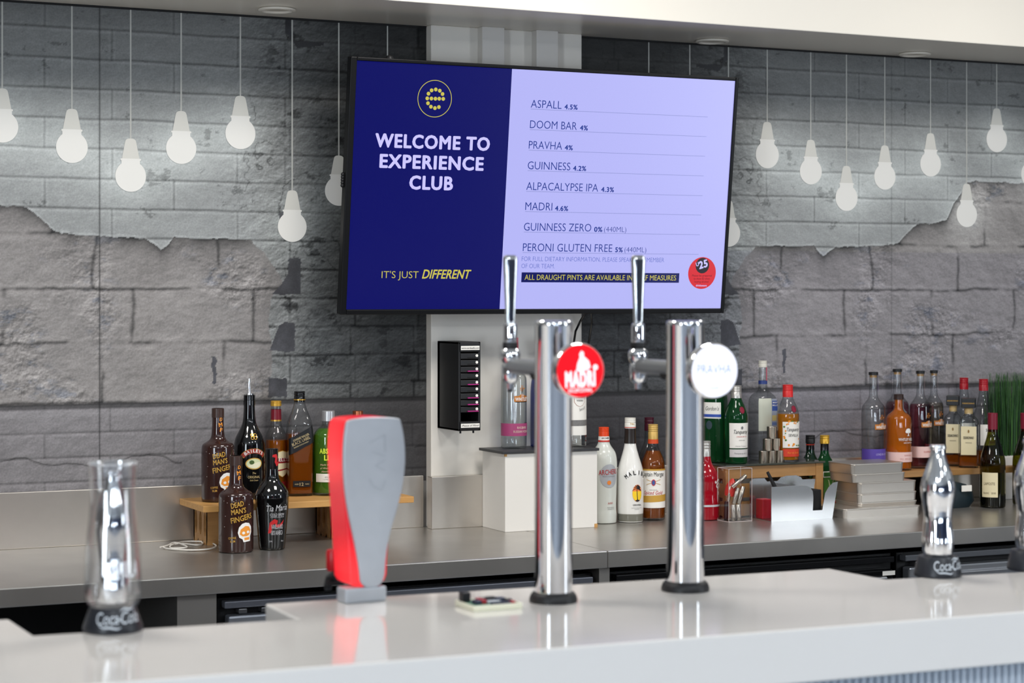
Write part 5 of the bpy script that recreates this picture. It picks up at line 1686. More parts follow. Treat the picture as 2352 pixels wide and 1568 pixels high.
# ------------------------------------------------------------------ right wooden shelf
ry = 5.385
zr = V(2160, 1079, ry).z
rx0 = V(1938, 1090, ry).x
mb = MB()
mb.box(0, 4.45 - rx0, 0, 0.183, zr - 0.020 - CH, zr - CH)
t = thing('wooden_shelf', 'long wooden shelf at right, behind the steel trays, carrying clear and pink spirit bottles', 'shelf', (rx0, ry, CH))
mb.build('board', WOOD2, t, bevel=0.0015)
for xx in (0.03, 0.40):
    MB().box(xx, xx + 0.02, 0.03, 0.16, 0, zr - 0.020 - CH).build('support', mat('dark_board', rgb(46, 36, 28), 0.6), t)
MB().box(0.05, 0.40, 0.15, 0.165, 0, zr - 0.020 - CH).build('back_board', MATS['dark_board'], t)
t = thing('wooden_shelf', 'narrow wooden ledge running on behind the wine bottles in front of the planter', 'shelf', (4.452, ry, CH))
MB().box(0, 0.85, 0, 0.05, zr - 0.020 - CH, zr - CH).build('board', WOOD2, t, bevel=0.0015)
MB().box(0.45, 0.47, 0.005, 0.045, 0, zr - 0.020 - CH).build('support', MATS['dark_board'], t)
RS = 'spirit bottles on the right shelf'
p = lambda px, pw, pyt, y: stand_y(px, pw, pyt, y, zr)
LAVL = mat('label_violet', rgb(86, 66, 158), 0.5)
BLUSH = mat('label_blush', rgb(232, 196, 190), 0.5)
x, y, r, h = p(2006, 27.5, 854, 5.455)
b = whitley((x, y, zr), r, h, -0.08, 'clear gin bottle with violet base label on right shelf', CLEARL, 0.66, LAVL, mat('violet_ink', rgb(190, 180, 226), 0.5), 1, [('LONDON DRY', 0.165, 0.0065, 0.044, 14, 0, 0)], 'gin_bottle', mat('strip_violet', rgb(140, 110, 170), 0.5))
x, y, r, h = p(2061, 27, 847, 5.537)
b = whitley((x, y, zr), r, h, -0.08, 'pink gin bottle on right shelf standing behind the orange gin', PINKL, 0.67, BLUSH, mat('blush_ink', rgb(200, 110, 100), 0.5), 1, [('PINK GIN', 0.165, 0.0060, 0.036, 14, 0, 0)], 'gin_bottle', mat('strip_blush', rgb(236, 206, 200), 0.5))
x, y, r, h = p(2114, 25, 851, 5.475)
b = whitley((x, y, zr), r, h, -0.08, 'deep pink gin bottle on right shelf just right of the orange gin', glass('rose_spirit', rgb(220, 160, 174), edge=0.12), 0.66, BLUSH, MATS['blush_ink'], 1, [('RASPBERRY', 0.165, 0.0060, 0.036, 14, 0, 0)], 'gin_bottle', MATS['strip_blush'])
x, y, r, h = p(2145, 22, 850, 5.545)
b = whitley((x, y, zr), r, h, -0.08, 'smoky clear gin bottle on right shelf, wide black stopper, left of the square bottles', glass('smoky_spirit', rgb(232, 226, 214), edge=0.12), 0.66, BLUSH, MATS['blush_ink'], 1, [('GIN', 0.165, 0.0060, 0.016, 14, 0, 0)], 'gin_bottle', MATS['strip_blush'])
x, y, r, h = p(2064, 30, 905, 5.448)
b = Bottle('gin_bottle', 'orange gin bottle with white tree emblem in front of the pink gin', 'bottle', (x, y, zr), r, h,
           [(0.0, 0.0), (0.95, 0.0), (1.0, 0.02), (1.0, 0.3), (1.0, 0.66), (0.95, 0.71), (0.62, 0.76), (0.37, 0.80), (0.34, 0.86), (0.34, 0.98)], CLEAR, -0.25, RS)
b.liquid(0.94, ORANGEL)
b.cap(0.38 * r, 0.93, 1.0, mat('cap_umber', rgb(50, 34, 30), 0.4), 'cap', 2)
b.patch(0.76, 0.93, 30, 70, mat('strip_steel', rgb(110, 110, 116), 0.4), 'neck_strip', off=0.0014, nseg=8)
tr = [(ell(0.010, 0.0065, 20, 0, 0.004), 0), (ell(0.006, 0.005, 16, -0.006, 0.000), 0), (ell(0.006, 0.005, 16, 0.006, 0.000), 0), ([(-0.0022, -0.014), (0.0022, -0.014), (0.0014, 0.0), (-0.0014, 0.0)], 0), ([(-0.006, -0.0145), (0.006, -0.0145), (0.002, -0.0125), (-0.002, -0.0125)], 0)]
b.shape(tr, 24, 0.515, [INKW], 'tree_emblem')
b.text([('WHITLEY NEILL', 0.395, 0.0090, 0.058, 16, 0.02, 0), ('HANDCRAFTED GIN', 0.360, 0.0040, 0.036, 24, 0.0, 0)], INKW)
lb = b.patch(0.115, 0.245, -95, 95, BLUSH, 'lower_label', nseg=40)
b.text([('BLOOD ORANGE', 0.195, 0.0040, 0.030, 24, 0, 0), ('70cl  43% vol', 0.150, 0.0035, 0.040, 10, 0, 0)], MATS['blush_ink'], parent=lb)
def amaretto(px, pyt, y, label, pw=22.5):
    x, y, r, h = p(px, pw, pyt, y)
    b = Bottle('amaretto_bottle', label, 'bottle', (x, y, zr), r, h,
               [(0.0, 0.0, 6), (0.94, 0.0, 6), (1.0, 0.02, 6), (1.0, 0.3, 6), (1.0, 0.60, 6), (0.98, 0.66, 6), (0.80, 0.72, 4), (0.45, 0.76, 2), (0.40, 0.82, 2), (0.40, 0.86, 2)], CLEAR, -0.72, RS, seg=64)
    b.liquid(0.16, RUM)
    b.cap(0.42 * r, 0.775, 0.86, mat('cork_pale', rgb(206, 176, 122), 0.7), 'neck_foil')
    q = 0.70 * r
    c = MB().box(-q, q, -q, q, 0.862 * h, h).build('square_cap', mat('cap_square_black', rgb(18, 18, 20), 0.35), b.t, bevel=0.002)
    mb = MB()
    flat_text(mb, 'DISARONNO', 0, 0.92 * h, 0.0042, q * 1.7, 0.01, 0, lambda u, v: (u, -q - 0.0006, v), 0, 'C', 0, 2)
    mb.build('lettering', GOLDINK, c)
    lb = b.patch(0.19, 0.60, -36, 40, CREAML, 'label', off=0.0009)
    b.text([('DISARONNO', 0.42, 0.0085, 0.032, 2, 0.02, 0), ('ORIGINALE', 0.36, 0.0030, 0.020, 2, 0, 0)], INK, parent=lb, off=0.0022)
    b.shape([(ell(0.0028, 0.0055, 14), 0)], 2, 0.53, [mat('label_bronze', rgb(150, 120, 70), 0.5)], 'crest', off=0.0022, parent=lb)
amaretto(2225, 914, 5.425, 'square amaretto bottle with cream label and black square cap in front')
amaretto(2189, 908, 5.502, 'square amaretto bottle half hidden at the rear of the right shelf', 20.5)
def redcap(px, pyt, y, label, pw):
    x, y, r, h = p(px, pw, pyt, y)
    b = Bottle('liqueur_bottle', label, 'bottle', (x, y, zr), r, h,
               [(0.0, 0.0), (0.95, 0.0), (1.0, 0.03), (1.0, 0.3), (1.0, 0.52), (0.92, 0.58), (0.62, 0.68), (0.46, 0.78), (0.36, 0.88), (0.34, 0.98)], CLEAR, 0.1, RS)
    b.liquid(0.18, RUM)
    b.cap(0.36 * r + 0.0016, 0.865, 1.0, mat('cap_cherry', rgb(158, 22, 34), 0.3), 'cap', 3)
    lb = b.patch(0.24, 0.48, -60, 60, WHITEL, 'label')
    b.text([('SOUTHERN', 0.40, 0.0095, 0.050, 4, 0.03, 0), ('COMFORT', 0.33, 0.0095, 0.046, 4, 0.03, 0)], INK, parent=lb)
    b.text([('ORIGINAL', 0.265, 0.0060, 0.030, 4, 0.03, 0)], REDINK, 'red_lettering', parent=lb)
redcap(2259, 870, 5.468, 'clear bottle with cherry red cap beside the artificial grass', 26)
redcap(2214, 867, 5.545, 'clear bottle with cherry red cap rising behind the square amaretto', 25)

# ------------------------------------------------------------------ wine bottles
def wine(pos, r, h, label):
    b = Bottle('wine_bottle', label, 'bottle', pos, r, h,
               [(0.0, 0.0), (0.94, 0.0), (1.0, 0.02), (1.0, 0.3), (1.0, 0.46), (0.97, 0.52), (0.72, 0.64), (0.50, 0.73), (0.39, 0.80), (0.355, 0.90), (0.345, 0.985)], WINEG, -0.73, 'open wine bottles at the right')
    b.liquid(0.13, mat('wine_dregs', rgb(18, 20, 10), 0.1))
    b.cap(0.355 * r + 0.0012, 0.80, 1.0, mat('capsule_maroon', rgb(120, 24, 44), 0.35), 'capsule', 0)
    lb = b.patch(0.115, 0.375, -50, 26, CREAML, 'label')
    b.text([('LAPOSTE', 0.245, 0.0085, 0.036, -12, 0, 0), ('BLANC', 0.150, 0.0060, 0.020, -26, 0, 0), ('2018', 0.150, 0.0060, 0.014, 6, 0, 0)], mat('label_brown_ink', rgb(110, 96, 70), 0.5), parent=lb, off=0.0014)
x, y, r, h = stand(2280, 29, 1167, 948, CH)
wine((x, y, CH), r, h, 'green wine bottle with maroon capsule and cream label on the counter at right')
x, y, r, h = stand(2355, 29, 1160, 948, CH)
wine((x, y, CH), r, h, 'green wine bottle cut off by the right edge of the picture')

# ------------------------------------------------------------------ planter with artificial grass
gx0 = V(2276, 1050, 5.51).x
gz = V(2320, 1047, 5.46).z
t = thing('grass_planter', 'white trough of tall artificial grass at the right end of counter', 'planter', (max(gx0, 4.455), 5.492, CH))
MB().box(0, 0.75, -0.032, 0.072, 0, gz - CH).build('trough', mat('planter_white', rgb(216, 212, 208), 0.5), t, bevel=0.004)
mb = MB()
rr = random.Random(4)
top = V(2320, 858, 5.47).z - CH
for k in range(2600):
    x0, y0 = rr.uniform(0.0, 0.74), rr.uniform(-0.026, 0.066)
    hh = top * 1.0 - (gz - CH) + rr.uniform(-0.035, 0.008)
    lx, ly = rr.gauss(0, 0.012), rr.gauss(0, 0.008)
    a = rr.uniform(0, PI)
    w_ = rr.uniform(0.0010, 0.0018)
    c, s_ = w_ * math.cos(a), w_ * math.sin(a)
    b0 = gz - CH - 0.004
    vs = []
    for q, u in ((0, 0), (0.5, 0.4), (1, 1)):
        f = 1 - 0.8 * q
        X0, Y0, Z0 = min(max(x0 + lx * u, -0.01), 0.75), min(max(y0 + ly * u, -0.03), 0.078), b0 + hh * q
        vs += [(X0 - c * f, Y0 - s_ * f, Z0), (X0 + c * f, Y0 + s_ * f, Z0)]
    mb.add(vs, [(0, 1, 3, 2), (2, 3, 5, 4)], k % 3)
go = mb.build('grass_blades', [mat('grass_dark', rgb(24, 52, 26), 0.55), mat('grass_mid', rgb(40, 82, 36), 0.5), mat('grass_light', rgb(66, 112, 48), 0.5)], t)
go['kind'] = 'stuff'

# dark pouch under the right shelf
q0 = G(2190, 1160, CH)
t = thing('dark_pouch', 'dark teal pouch with a white tag in the shadow under the right shelf', 'pouch', (q0.x - 0.055, ry - 0.045, CH))
mb = MB().lathe([(0.06, 0.0), (0.075, 0.02), (0.07, 0.05), (0.05, 0.075), (0.02, 0.085), (0.002, 0.086)], 28, 0, Matrix.Diagonal((1.3, 0.5, 1, 1)))
mb.build('pouch_body', mat('pouch_teal', rgb(16, 34, 42), 0.5), t)
MB().box(0.02, 0.06, -0.040, -0.037, 0.055, 0.075).build('tag', WHITEL, t)
MB().box(-0.10, -0.05, -0.045, -0.035, 0.03, 0.075).build('orange_flap', mat('flap_orange', rgb(206, 110, 40), 0.5), t, bevel=0.003)

# ------------------------------------------------------------------ chrome beer taps
def px2m(n, p):
    return n * depth(p) / FPX
RUBBER = mat('rubber_black', rgb(24, 24, 26), 0.5)
def tap(cxp, basep, label, badge):
    c = G(cxp, basep, FH)
    t = thing('beer_tap', label, 'beer tap', (c.x, c.y, FH), 0, 'chrome beer taps')
    k = depth(c) / FPX
    R = 43 * k
    H = EYE - (736 - HYP) * k - FH
    MB().lathe([(55 * k, 0), (55.5 * k, 0.006), (52 * k, 0.014), (47 * k, 0.018), (44 * k, 0.019)], 48).build('base_ring', RUBBER, t)
    MB().lathe([(R, 0.016), (R, H - 0.010), (R + 0.0006, H - 0.009), (R + 0.0006, H - 0.003), (R - 0.002, H)], 64).build('column', CHROME, t)
    zc = EYE - (852 - HYP) * k - FH
    # spout arm on the bartender's side
    L = 0.185
    mb = MB().tube([(0, R * 0.9, zc + 0.004), (0, L - 0.012, zc + 0.004)], 0.0150, 24)
    arm = mb.build('arm', mat('tap_grey', rgb(120, 122, 124), 0.35, 0.3), t)
    MB().tube([(0, R * 0.96, zc - 0.009), (0, R * 0.96 + 0.045, zc - 0.009)], 0.0105, 20).build('arm_sleeve', RUBBER, arm)
    M = Matrix.Translation((0, L, 0))
    zh = lambda py: EYE - (py - HYP) * (k + L * CA / FPX) - FH
    mb = MB()
    s = k + L * CA / FPX
    mb.lathe([(0.5 * s, zh(893)), (8 * s, zh(893)), (9 * s, zh(880)), (16 * s, zh(876)), (19 * s, zh(868)), (20 * s, zh(850)), (19 * s, zh(838)), (17 * s, zh(834)), (22 * s, zh(826)), (23.5 * s, zh(815)), (22 * s, zh(806)), (16 * s, zh(800)), (15 * s, zh(798))], 40, 0, M)
    fa = mb.build('faucet_body', CHROME, t)
    MB().lathe([(6 * s, zh(900)), (6.5 * s, zh(892)), (7 * s, zh(888))], 24, 0, M).build('nozzle_tip', RUBBER, fa)
    MB().lathe([(17 * s, zh(800)), (17.5 * s, zh(799)), (17.5 * s, zh(787)), (17 * s, zh(786))], 32, 0, M).build('rubber_collar', RUBBER, t)
    hd = MB()
    hd.lathe([(15.5 * s, zh(786)), (16 * s, zh(784)), (16 * s, zh(748)), (15 * s, zh(744)), (10 * s, zh(742)), (9.6 * s, zh(738))], 32, 0, M)
    fer = hd.build('handle_ferrule', CHROME, t)
    # paddle handle: narrow at the bottom, wide and flattened at the top
    rings = [(10.5, 742), (10.8, 725), (12.0, 690), (13.8, 650), (15.4, 615), (16.2, 597), (15.6, 590), (11.0, 586)]
    hb = MB()
    hb.lathe([(a * s, zh(p) , 4.0) for a, p in rings], 48, 0, M @ Matrix.Diagonal((1, 0.62, 1, 1)))
    hb.build('handle', mat('handle_chrome', (0.70, 0.72, 0.73), 0.16, 1.0), t)
    # illuminated badge facing the customers
    yb = -0.098
    kb = (depth(c) + yb * CA) / FPX
    zb = EYE - (851 - HYP) * kb - FH
    rb = 64.0 * kb
    Mb = Matrix.Translation((0, yb, zb)) @ Matrix.Rotation(PI / 2, 4, 'X')
    MB().tube([(0, -R * 0.94, zb), (0, yb + 0.012, zb)], 0.013, 20).build('badge_stem', CHROME, t)
    rim = MB().lathe([(rb * 0.80, -0.016), (rb * 0.97, -0.012), (rb, -0.004), (rb, 0.006), (rb * 0.95, 0.010), (rb * 0.93, 0.008)], 64, 0, Mb, True, False).build('badge_rim', mat('badge_rim', (0.80, 0.80, 0.82), 0.12, 1.0), t)
    fr = rb * 0.935
    fc = lambda off: (lambda a, b: (a, yb - 0.008 - off, zb + b))
    fm = {'red': mat('badge_red_lit', rgb(30, 4, 6), 0.25, emit=rgb(240, 20, 34), estr=1.25), 'white': mat('badge_white_lit', rgb(60, 60, 62), 0.25, emit=rgb(238, 242, 255), estr=1.35)}[badge]
    wm = mat('badge_print_white', rgb(60, 60, 60), 0.3, emit=rgb(255, 232, 240), estr=1.5)
    mb = MB()
    mb.add([fc(0)(fr * math.cos(2 * PI * i / 64), fr * math.sin(2 * PI * i / 64)) for i in range(64)], [tuple(range(64))])
    face = mb.build('badge_face', fm, t)
    mb = MB()
    f1 = fc(0.0006)
    if badge == 'red':
        flat_text(mb, 'MADRI', 0.02 * rb, -0.55 * rb, 0.52 * rb, 1.22 * rb, 0.07, 0, f1, 0, 'C', 0.03)
        flat_text(mb, 'EXCEPCIONAL', 0.02 * rb, -0.76 * rb, 0.13 * rb, 0.96 * rb, 0.02, 0, f1, 0, 'C', 0.03)
        man = [(-0.20, -0.02), (-0.16, 0.25), (-0.06, 0.48), (-0.08, 0.60), (0.0, 0.72), (0.10, 0.66), (0.10, 0.52), (0.30, 0.36), (0.38, 0.12), (0.22, 0.02)]
        mb.add([f1((a + 0.05) * rb, b * rb) for a, b in man], [tuple(range(len(man)))])
        disc(mb, 0.62 * rb, 0.12 * rb, 0.10 * rb, f1)
        mb.build('badge_lettering', wm, face)
    else:
        flat_text(mb, 'PRAVHA', 0, -0.10 * rb, 0.33 * rb, 1.42 * rb, -0.004, 0, f1, 0, 'C')
        flat_text(mb, 'PILSNER', 0, -0.66 * rb, 0.09 * rb, 0.4 * rb, 0.0, 0, f1, 0, 'C')
        mb.build('badge_lettering', mat('badge_ink_blue', rgb(110, 130, 180), 0.4, emit=rgb(120, 140, 190), estr=0.6), face)
        vs = []
        for i in range(64):
            a = 2 * PI * i / 64
            vs += [f1(fr * 0.90 * math.cos(a), fr * 0.90 * math.sin(a)), f1(fr * 0.92 * math.cos(a), fr * 0.92 * math.sin(a))]
        MB().add(vs, [(2 * i, (2 * i + 2) % 128, (2 * i + 3) % 128, 2 * i + 1) for i in range(64)]).build('badge_ring', mat('badge_ring_blue', rgb(150, 170, 200), 0.4, emit=rgb(205, 218, 240), estr=1.0), face)
tap(1271, 1381, 'chrome beer tap with round glowing red badge', 'red')
tap(1574, 1355, 'chrome beer tap with round glowing white badge', 'white')

# ------------------------------------------------------------------ soft drink dispensers shaped like bottles
CB = [(0.0, 0.0), (0.36, 0.0), (0.40, 0.02), (0.43, 0.08), (0.435, 0.16), (0.40, 0.26), (0.375, 0.34), (0.40, 0.44), (0.455, 0.54), (0.475, 0.60), (0.46, 0.66), (0.39, 0.74), (0.27, 0.84), (0.205, 0.91), (0.185, 0.95), (0.185, 0.958), (0.225, 0.962), (0.225, 0.985), (0.20, 0.99), (0.215, 0.995), (0.20, 1.0)]
def coke(cxp, pyb, half, pyt_base, pyt, sleeve, label):
    g = G(cxp, pyb, FH)
    k = depth(g) / FPX
    f_ = 1 + half * k * 0.95 / depth(g)
    g = Vector((g.x * f_, g.y * f_, FH))
    k = depth(g) / FPX
    t = thing('drinks_dispenser', label, 'drinks dispenser', (g.x, g.y, FH), 0.0, 'bottle shaped drinks dispensers')
    R0 = half * k
    zt = EYE - (pyt_base - HYP) * k - FH
    Rt = R0 * (49.0 / 66.0) if sleeve else R0 * (44.0 / 54.0)
    base = MB().lathe([(R0 * 0.98, 0), (R0, 0.003), (R0 * 0.99, 0.008), (Rt * 1.04, zt - 0.003), (Rt, zt)], 56).build('base', mat('dispenser_black', rgb(34, 36, 42), 0.38), t)
    mb = MB()
    ac = 0.0
    zb = zt * 0.40
    hcap = zt * 0.46
    def wrap(u, v):
        z = zb + v
        r = 0.99 * R0 + (1.04 * Rt - 0.99 * R0) * min(1.0, (z - 0.008) / (zt - 0.011)) + 0.0012
        a = ac + u / r
        return (r * math.sin(a), -r * math.cos(a), z)
    flat_text(mb, 'Coca', -R0 * 0.40, 0, hcap, R0 * 0.74, 0.0, 0.30, wrap, 0, 'C', 0.04)
    flat_text(mb, 'Cola', R0 * 0.42, 0.001, hcap, R0 * 0.72, 0.0, 0.30, wrap, 0, 'C', 0.04)
    # looping tails of the script
    def ribbon(path, w):
        P_ = []
        for i in range(len(path)):
            a = Vector(path[max(i - 1, 0)]); b_ = Vector(path[min(i + 1, len(path) - 1)])
            d = (b_ - a).normalized()
            n_ = Vector((-d.y, d.x)) * w[i]
            p = Vector(path[i])
            P_ += [wrap(*(p + n_)), wrap(*(p - n_))]
        mb.add(P_, [(2 * i, 2 * i + 1, 2 * i + 3, 2 * i + 2) for i in range(len(path) - 1)])
    q = R0
    ribbon([(-0.70 * q, -0.04 * q), (-0.58 * q, -0.10 * q), (-0.35 * q, -0.09 * q), (-0.10 * q, -0.14 * q), (0.02 * q, -0.10 * q)], [0.01 * q, 0.025 * q, 0.03 * q, 0.025 * q, 0.01 * q])
    ribbon([(0.06 * q, 0.42 * q), (0.20 * q, 0.50 * q), (0.42 * q, 0.44 * q), (0.62 * q, 0.50 * q)], [0.01 * q, 0.03 * q, 0.03 * q, 0.01 * q])
    ribbon([(-0.08 * q, 0.13 * q), (0.05 * q, 0.15 * q)], [0.02 * q, 0.02 * q])
    mb.build('script_lettering', mat('script_white', rgb(214, 220, 226), 0.4), base)
    top = EYE - (pyt - HYP) * k - FH
    if sleeve:
        bz0, bz1 = zt - 0.002, EYE - (1078 - HYP) * k - FH
        bw = R0 * 1.22
    else:
        bz0, bz1 = zt - 0.002, top
        bw = R0 * 1.55
    prof = chaikin([(a, z) for a, z in CB], 1)
    # flutes round the upper and lower body
    mb = MB()
    seg = 96
    vs, fs = [], []
    hB = bz1 - bz0
    rings = []
    for a, z in prof:
        rings.append((max(a, 0.0005) * bw, z))
    dense = []
    for (r0, z0), (r1, z1) in zip(rings[:-1], rings[1:]):
        m = max(1, int((z1 - z0) / 0.012))
        for i in range(m):
            u = i / m
            dense.append((r0 + (r1 - r0) * u, z0 + (z1 - z0) * u))
    dense.append(rings[-1])
    for r, z in dense:
        fl = 0.035 * (max(0, math.sin((z - 0.02) / 0.30 * PI)) if 0.02 < z < 0.32 else 0) + 0.030 * (max(0, math.sin((z - 0.66) / 0.20 * PI)) if 0.66 < z < 0.86 else 0)
        for i in range(seg):
            a = 2 * PI * i / seg
            rr_ = r * (1 + fl * (abs(math.cos(a * 8)) - 0.6))
            vs.append((rr_ * math.sin(a), -rr_ * math.cos(a), bz0 + z * hB))
    for j in range(len(dense) - 1):
        for i in range(seg):
            i2 = (i + 1) % seg
            fs.append((j * seg + i, j * seg + i2, (j + 1) * seg + i2, (j + 1) * seg + i))
    mb.add(vs, fs, 0, True)
    n = len(dense) - 1
    mb.f.append(tuple(n * seg + i for i in range(seg))); mb.mi.append(0); mb.sm.append(False)
    bo = mb.build('contour_bottle', mat('bottle_chrome', (0.82, 0.83, 0.85), 0.09, 1.0), t)
    mb = MB()
    def wrapb(ac_, zf):
        def f(u, v):
            z = zf + v / hB
            r = np.interp(z, [d[1] for d in dense], [d[0] for d in dense]) + 0.0018
            a = ac_ + u / r
            return (r * math.sin(a), -r * math.cos(a), bz0 + z * hB)
        return f
    flat_text(mb, 'Coca-Cola', 0, 0, hB * 0.046, bw * 0.62, 0.0, 0.3, wrapb(ac + 0.25, 0.575), 0, 'C', 0)
    mb.build('bottle_script', mat('script_dark', rgb(60, 66, 84), 0.3, 0.6), bo)
    if sleeve:
        prf = [(0.80, 0.0), (0.93, 0.05), (0.955, 0.20), (0.90, 0.42), (0.80, 0.60), (0.755, 0.75), (0.765, 0.90), (0.81, 1.0)]
        hS = top - zt
        mb = MB()
        pr = chaikin(prf, 2)
        mb.lathe([(a * R0, zt + z * hS) for a, z in pr], 56, 0, None, False, False)
        mb.lathe([(a * R0 - 0.0035, zt + z * hS) for a, z in pr], 56, 0, None, False, False)
        sl2 = mb.build('glass_sleeve', glass('sleeve_glass', (0.985, 0.988, 0.99), edge=0.06, refl=0.13), t)
        MB().lathe([(0.81 * R0 - 0.0036, top - 0.003), (0.81 * R0, top - 0.003), (0.815 * R0, top), (0.79 * R0, top + 0.001), (0.81 * R0 - 0.0036, top)], 56, 0, None, False, False).build('sleeve_rim', mat('rim_glass', (0.85, 0.86, 0.87), 0.08, trans=0.6), sl2)
        mb = MB()
        flat_text(mb, 'VANILLA', 0, zt + 0.22 * hS, 0.026, R0 * 1.15, 0.02, 0, lambda u, v: ((0.957 * R0 + 0.001) * math.sin(ac + 0.1 + u / (0.95 * R0)), -(0.957 * R0 + 0.001) * math.cos(ac + 0.1 + u / (0.95 * R0)), v), 0, 'C')
        mb.build('sleeve_lettering', mat('sleeve_print', rgb(220, 222, 226), 0.4), sl2)
coke(259, 1458, 69, 1390, 1062, True, 'black based drinks dispenser with silver bottle inside a clear glass sleeve')
coke(2154, 1329, 54, 1276, 1021, False, 'black based drinks dispenser with bare silver bottle in front of the steel trays')
coke(2368, 1314, 54, 1262, 1008, False, 'bare silver bottle drinks dispenser cut off by the right edge')

# ------------------------------------------------------------------ glass-shaped beer tower with red glow
g = G(835, 1381, FH)
k = depth(g) / FPX
g = g + Vector((SA, CA, 0)) * 0.02 + Vector((-0.012, 0.014, 0))
t = thing('beer_tower', 'silver pint glass shaped beer tower with glowing red sides', 'beer tower', (g.x, g.y, FH), 0.06)
sc = 0.2934
def Qx(cx):                      # crop column -> metres from the tower's middle, along the wall
    return ((720 + cx * sc) - 834.5) * k / CA * 0.985
def Qz(cy):
    return (1381 - (940 + cy * sc)) * k
outl_l = [(205, 1395), (213, 1150), (212, 900), (205, 700), (200, 450)]
plate_l = [(358, 1392), (345, 1230), (310, 1030), (265, 820), (237, 640), (222, 450), (225, 250), (243, 110), (256, 82)]
plate_r = [(540, 1392), (555, 1130), (590, 960), (648, 780), (692, 600), (712, 400), (700, 220), (672, 90), (660, 76)]
top_arc = [(300, 70), (400, 62), (500, 61), (580, 66)]
poly = [(Qx(a), Qz(b)) for a, b in plate_l] + [(Qx(a), Qz(b)) for a, b in top_arc] + [(Qx(a), Qz(b)) for a, b in plate_r[::-1]]
# smooth the outline
def smooth(poly, k=1):
    for _ in range(k):
        q = []
        n = len(poly)
        for i in range(n):
            a, b = poly[i], poly[(i + 1) % n]
            q += [(a[0] * 0.75 + b[0] * 0.25, a[1] * 0.75 + b[1] * 0.25), (a[0] * 0.25 + b[0] * 0.75, a[1] * 0.25 + b[1] * 0.75)]
        poly = q
    return poly
Mx = Matrix.Rotation(PI / 2, 4, 'X')
silv = mat('cast_silver', rgb(176, 180, 186), 0.42, 0.35, noise=0.07, nscale=30)
pp = smooth(poly, 2)
MB().prism(pp, 0.034, 0.044, 0, Mx, True).build('front_plate', silv, t, bevel=0.002)
# red translucent body behind the plate
inner = [(292, 1394), (282, 1200), (268, 950), (252, 700), (236, 450), (234, 250), (248, 112), (264, 84)]
inner_r = [(578, 1394), (582, 1150), (606, 950), (655, 780), (697, 600), (717, 400), (706, 220), (676, 92), (662, 78)]
rp = smooth([(Qx(a), Qz(b)) for a, b in inner] + [(Qx(a), Qz(b)) for a, b in top_arc] + [(Qx(a), Qz(b)) for a, b in inner_r[::-1]], 2)
glow = bpy.data.materials.new('red_glow')
glow.use_nodes = True
nt = glow.node_tree
bs = nt.nodes['Principled BSDF']
bs.inputs['Base Color'].default_value = (*rgb(150, 10, 20), 1)
bs.inputs['Roughness'].default_value = 0.25
tc = nt.nodes.new('ShaderNodeTexCoord')
mp = nt.nodes.new('ShaderNodeMapping')
vl = []
def lampspot(x, y, z, r):
    d = nt.nodes.new('ShaderNodeVectorMath'); d.operation = 'DISTANCE'
    d.inputs[1].default_value = (x, y, z)
    nt.links.new(tc.outputs['Object'], d.inputs[0])
    m = nt.nodes.new('ShaderNodeMapRange')
    m.interpolation_type = 'SMOOTHSTEP'
    m.inputs['From Min'].default_value = r
    m.inputs['From Max'].default_value = 0.0
    nt.links.new(d.outputs['Value'], m.inputs['Value'])
    return m.outputs['Result']
s1 = lampspot(Qx(310), -0.02, Qz(1310), 0.10)
s2 = lampspot(Qx(190), 0.02, Qz(270), 0.10)
ad = nt.nodes.new('ShaderNodeMath'); ad.operation = 'ADD'
nt.links.new(s1, ad.inputs[0]); nt.links.new(s2, ad.inputs[1])
mx = nt.nodes.new('ShaderNodeMix'); mx.data_type = 'RGBA'
mx.inputs['A'].default_value = (*rgb(176, 2, 26), 1)
mx.inputs['B'].default_value = (*rgb(255, 58, 62), 1)
nt.links.new(ad.outputs['Value'], mx.inputs['Factor'])
nt.links.new(mx.outputs['Result'], bs.inputs['Emission Color'])
bs.inputs['Emission Strength'].default_value = 1.35
MB().prism(rp, -0.040, 0.0335, 0, Mx, True).build('glowing_body', glow, t, bevel=0.003)
bw0, bw1 = Qx(200), Qx(580)
MB().box(Qx(232), Qx(556), -0.046, -0.004, 0.0, Qz(1394) + 0.002).build('foot', silv, t, bevel=0.004, bseg=3)
mb = MB()
f = lambda a, b: (a, -0.0446, b)
for c0, c1, r0, r1, w_ in ((545, 420, 200, 260, 3), (545, 545, 200, 330, 4), (440, 545, 330, 370, 3), (545, 470, 400, 440, 3), (470, 540, 440, 480, 3), (420, 450, 540, 600, 3), (450, 520, 600, 635, 4), (520, 545, 635, 560, 3)):
    p0, p1 = Vector((Qx(c0), Qz(r0))), Vector((Qx(c1), Qz(r1)))
    d = (p1 - p0).normalized()
    n_ = Vector((-d.y, d.x)) * w_ * 0.0003
    mb.add([f(*(p0 + n_)), f(*(p1 + n_)), f(*(p1 - n_)), f(*(p0 - n_))], [(0, 1, 2, 3)])
mb.build('embossed_strokes', mat('cast_shadow_grey', rgb(168, 172, 178), 0.45, 0.35), t)
# red lever and pouring spout on the bartender's side
sp = MB().tube([(0.0, 0.035, 0.034), (0.0, 0.085, 0.034), (0.0, 0.118, 0.024), (0.0, 0.128, 0.008), (0.0, 0.126, 0.001)], [0.010, 0.010, 0.009, 0.008, 0.007], 16)
sp.tube([(-0.016, 0.10, 0.018), (0.02, 0.10, 0.018)], 0.006, 12)
sp.build('spout', RUBBER, t)
MB().lathe([(0.010, 0), (0.0125, 0.004), (0.013, 0.034), (0.011, 0.040)], 24, 0, Matrix.Translation((0.0, 0.104, 0.040))).build('red_lever', mat('lever_red', rgb(176, 24, 30), 0.35), t)

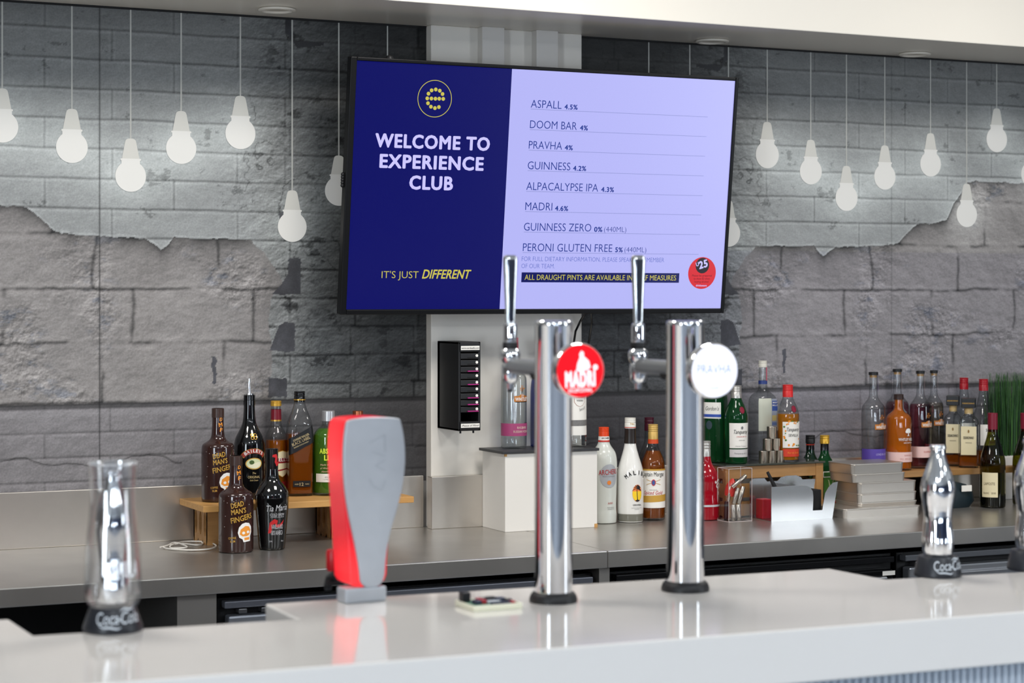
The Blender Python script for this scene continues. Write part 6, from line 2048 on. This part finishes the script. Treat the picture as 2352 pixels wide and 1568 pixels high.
# ------------------------------------------------------------------ circuit board in a cream tray
a, b2, c = G(1082, 1406, FH), G(1201, 1401, FH), G(1036, 1386, FH)
t = thing('circuit_tray', 'cream plastic tray holding a green circuit board beside the red badge tap', 'tray', (a.x + 0.006, a.y, FH))
wx = (b2 - a).length
dy = 0.085
cream = mat('cream_plastic', rgb(232, 230, 206), 0.4)
th = 0.0105
mb = MB().box(0, wx, 0, dy, 0.0, 0.003).box(0, wx, 0, 0.003, 0.003, th).box(0, wx, dy - 0.003, dy, 0.003, th).box(0, 0.003, 0.003, dy - 0.003, 0.003, th).box(wx - 0.003, wx, 0.003, dy - 0.003, 0.003, th)
mb.build('tray_body', cream, t, bevel=0.0012)
pcb = MB().box(0.006, wx - 0.006, 0.008, dy - 0.008, 0.006, 0.0085).build('circuit_board', mat('board_green', rgb(92, 140, 116), 0.4, noise=0.15, nscale=200), t)
rr = random.Random(2)
cols = [INK, mat('part_red', rgb(170, 40, 50), 0.4), mat('part_silver', rgb(180, 186, 190), 0.3, 0.5), mat('part_navy', rgb(40, 46, 66), 0.4)]
for k, (u, v, w_, d_, hh, m) in enumerate([(0.30, 0.35, 0.010, 0.030, 0.014, 1), (0.40, 0.30, 0.026, 0.012, 0.010, 2), (0.36, 0.62, 0.034, 0.010, 0.013, 0), (0.66, 0.40, 0.016, 0.016, 0.015, 3), (0.84, 0.30, 0.012, 0.012, 0.012, 0), (0.16, 0.30, 0.012, 0.020, 0.013, 3), (0.42, 0.14, 0.040, 0.008, 0.008, 3), (0.70, 0.66, 0.020, 0.014, 0.010, 2), (0.88, 0.14, 0.010, 0.008, 0.009, 1), (0.58, 0.78, 0.016, 0.010, 0.012, 0)]):
    x0, y0 = u * wx, v * dy
    x0 = min(x0, wx - 0.008 - w_); y0 = min(y0, dy - 0.010 - d_)
    MB().box(x0, x0 + w_, y0, y0 + d_, 0.0085, 0.0085 + hh * 0.5).build('component', cols[m], pcb, bevel=0.0008)
MB().box(0.004, 0.020, dy - 0.026, dy - 0.008, 0.0085, 0.026).build('black_connector', BLACK, t, bevel=0.001)
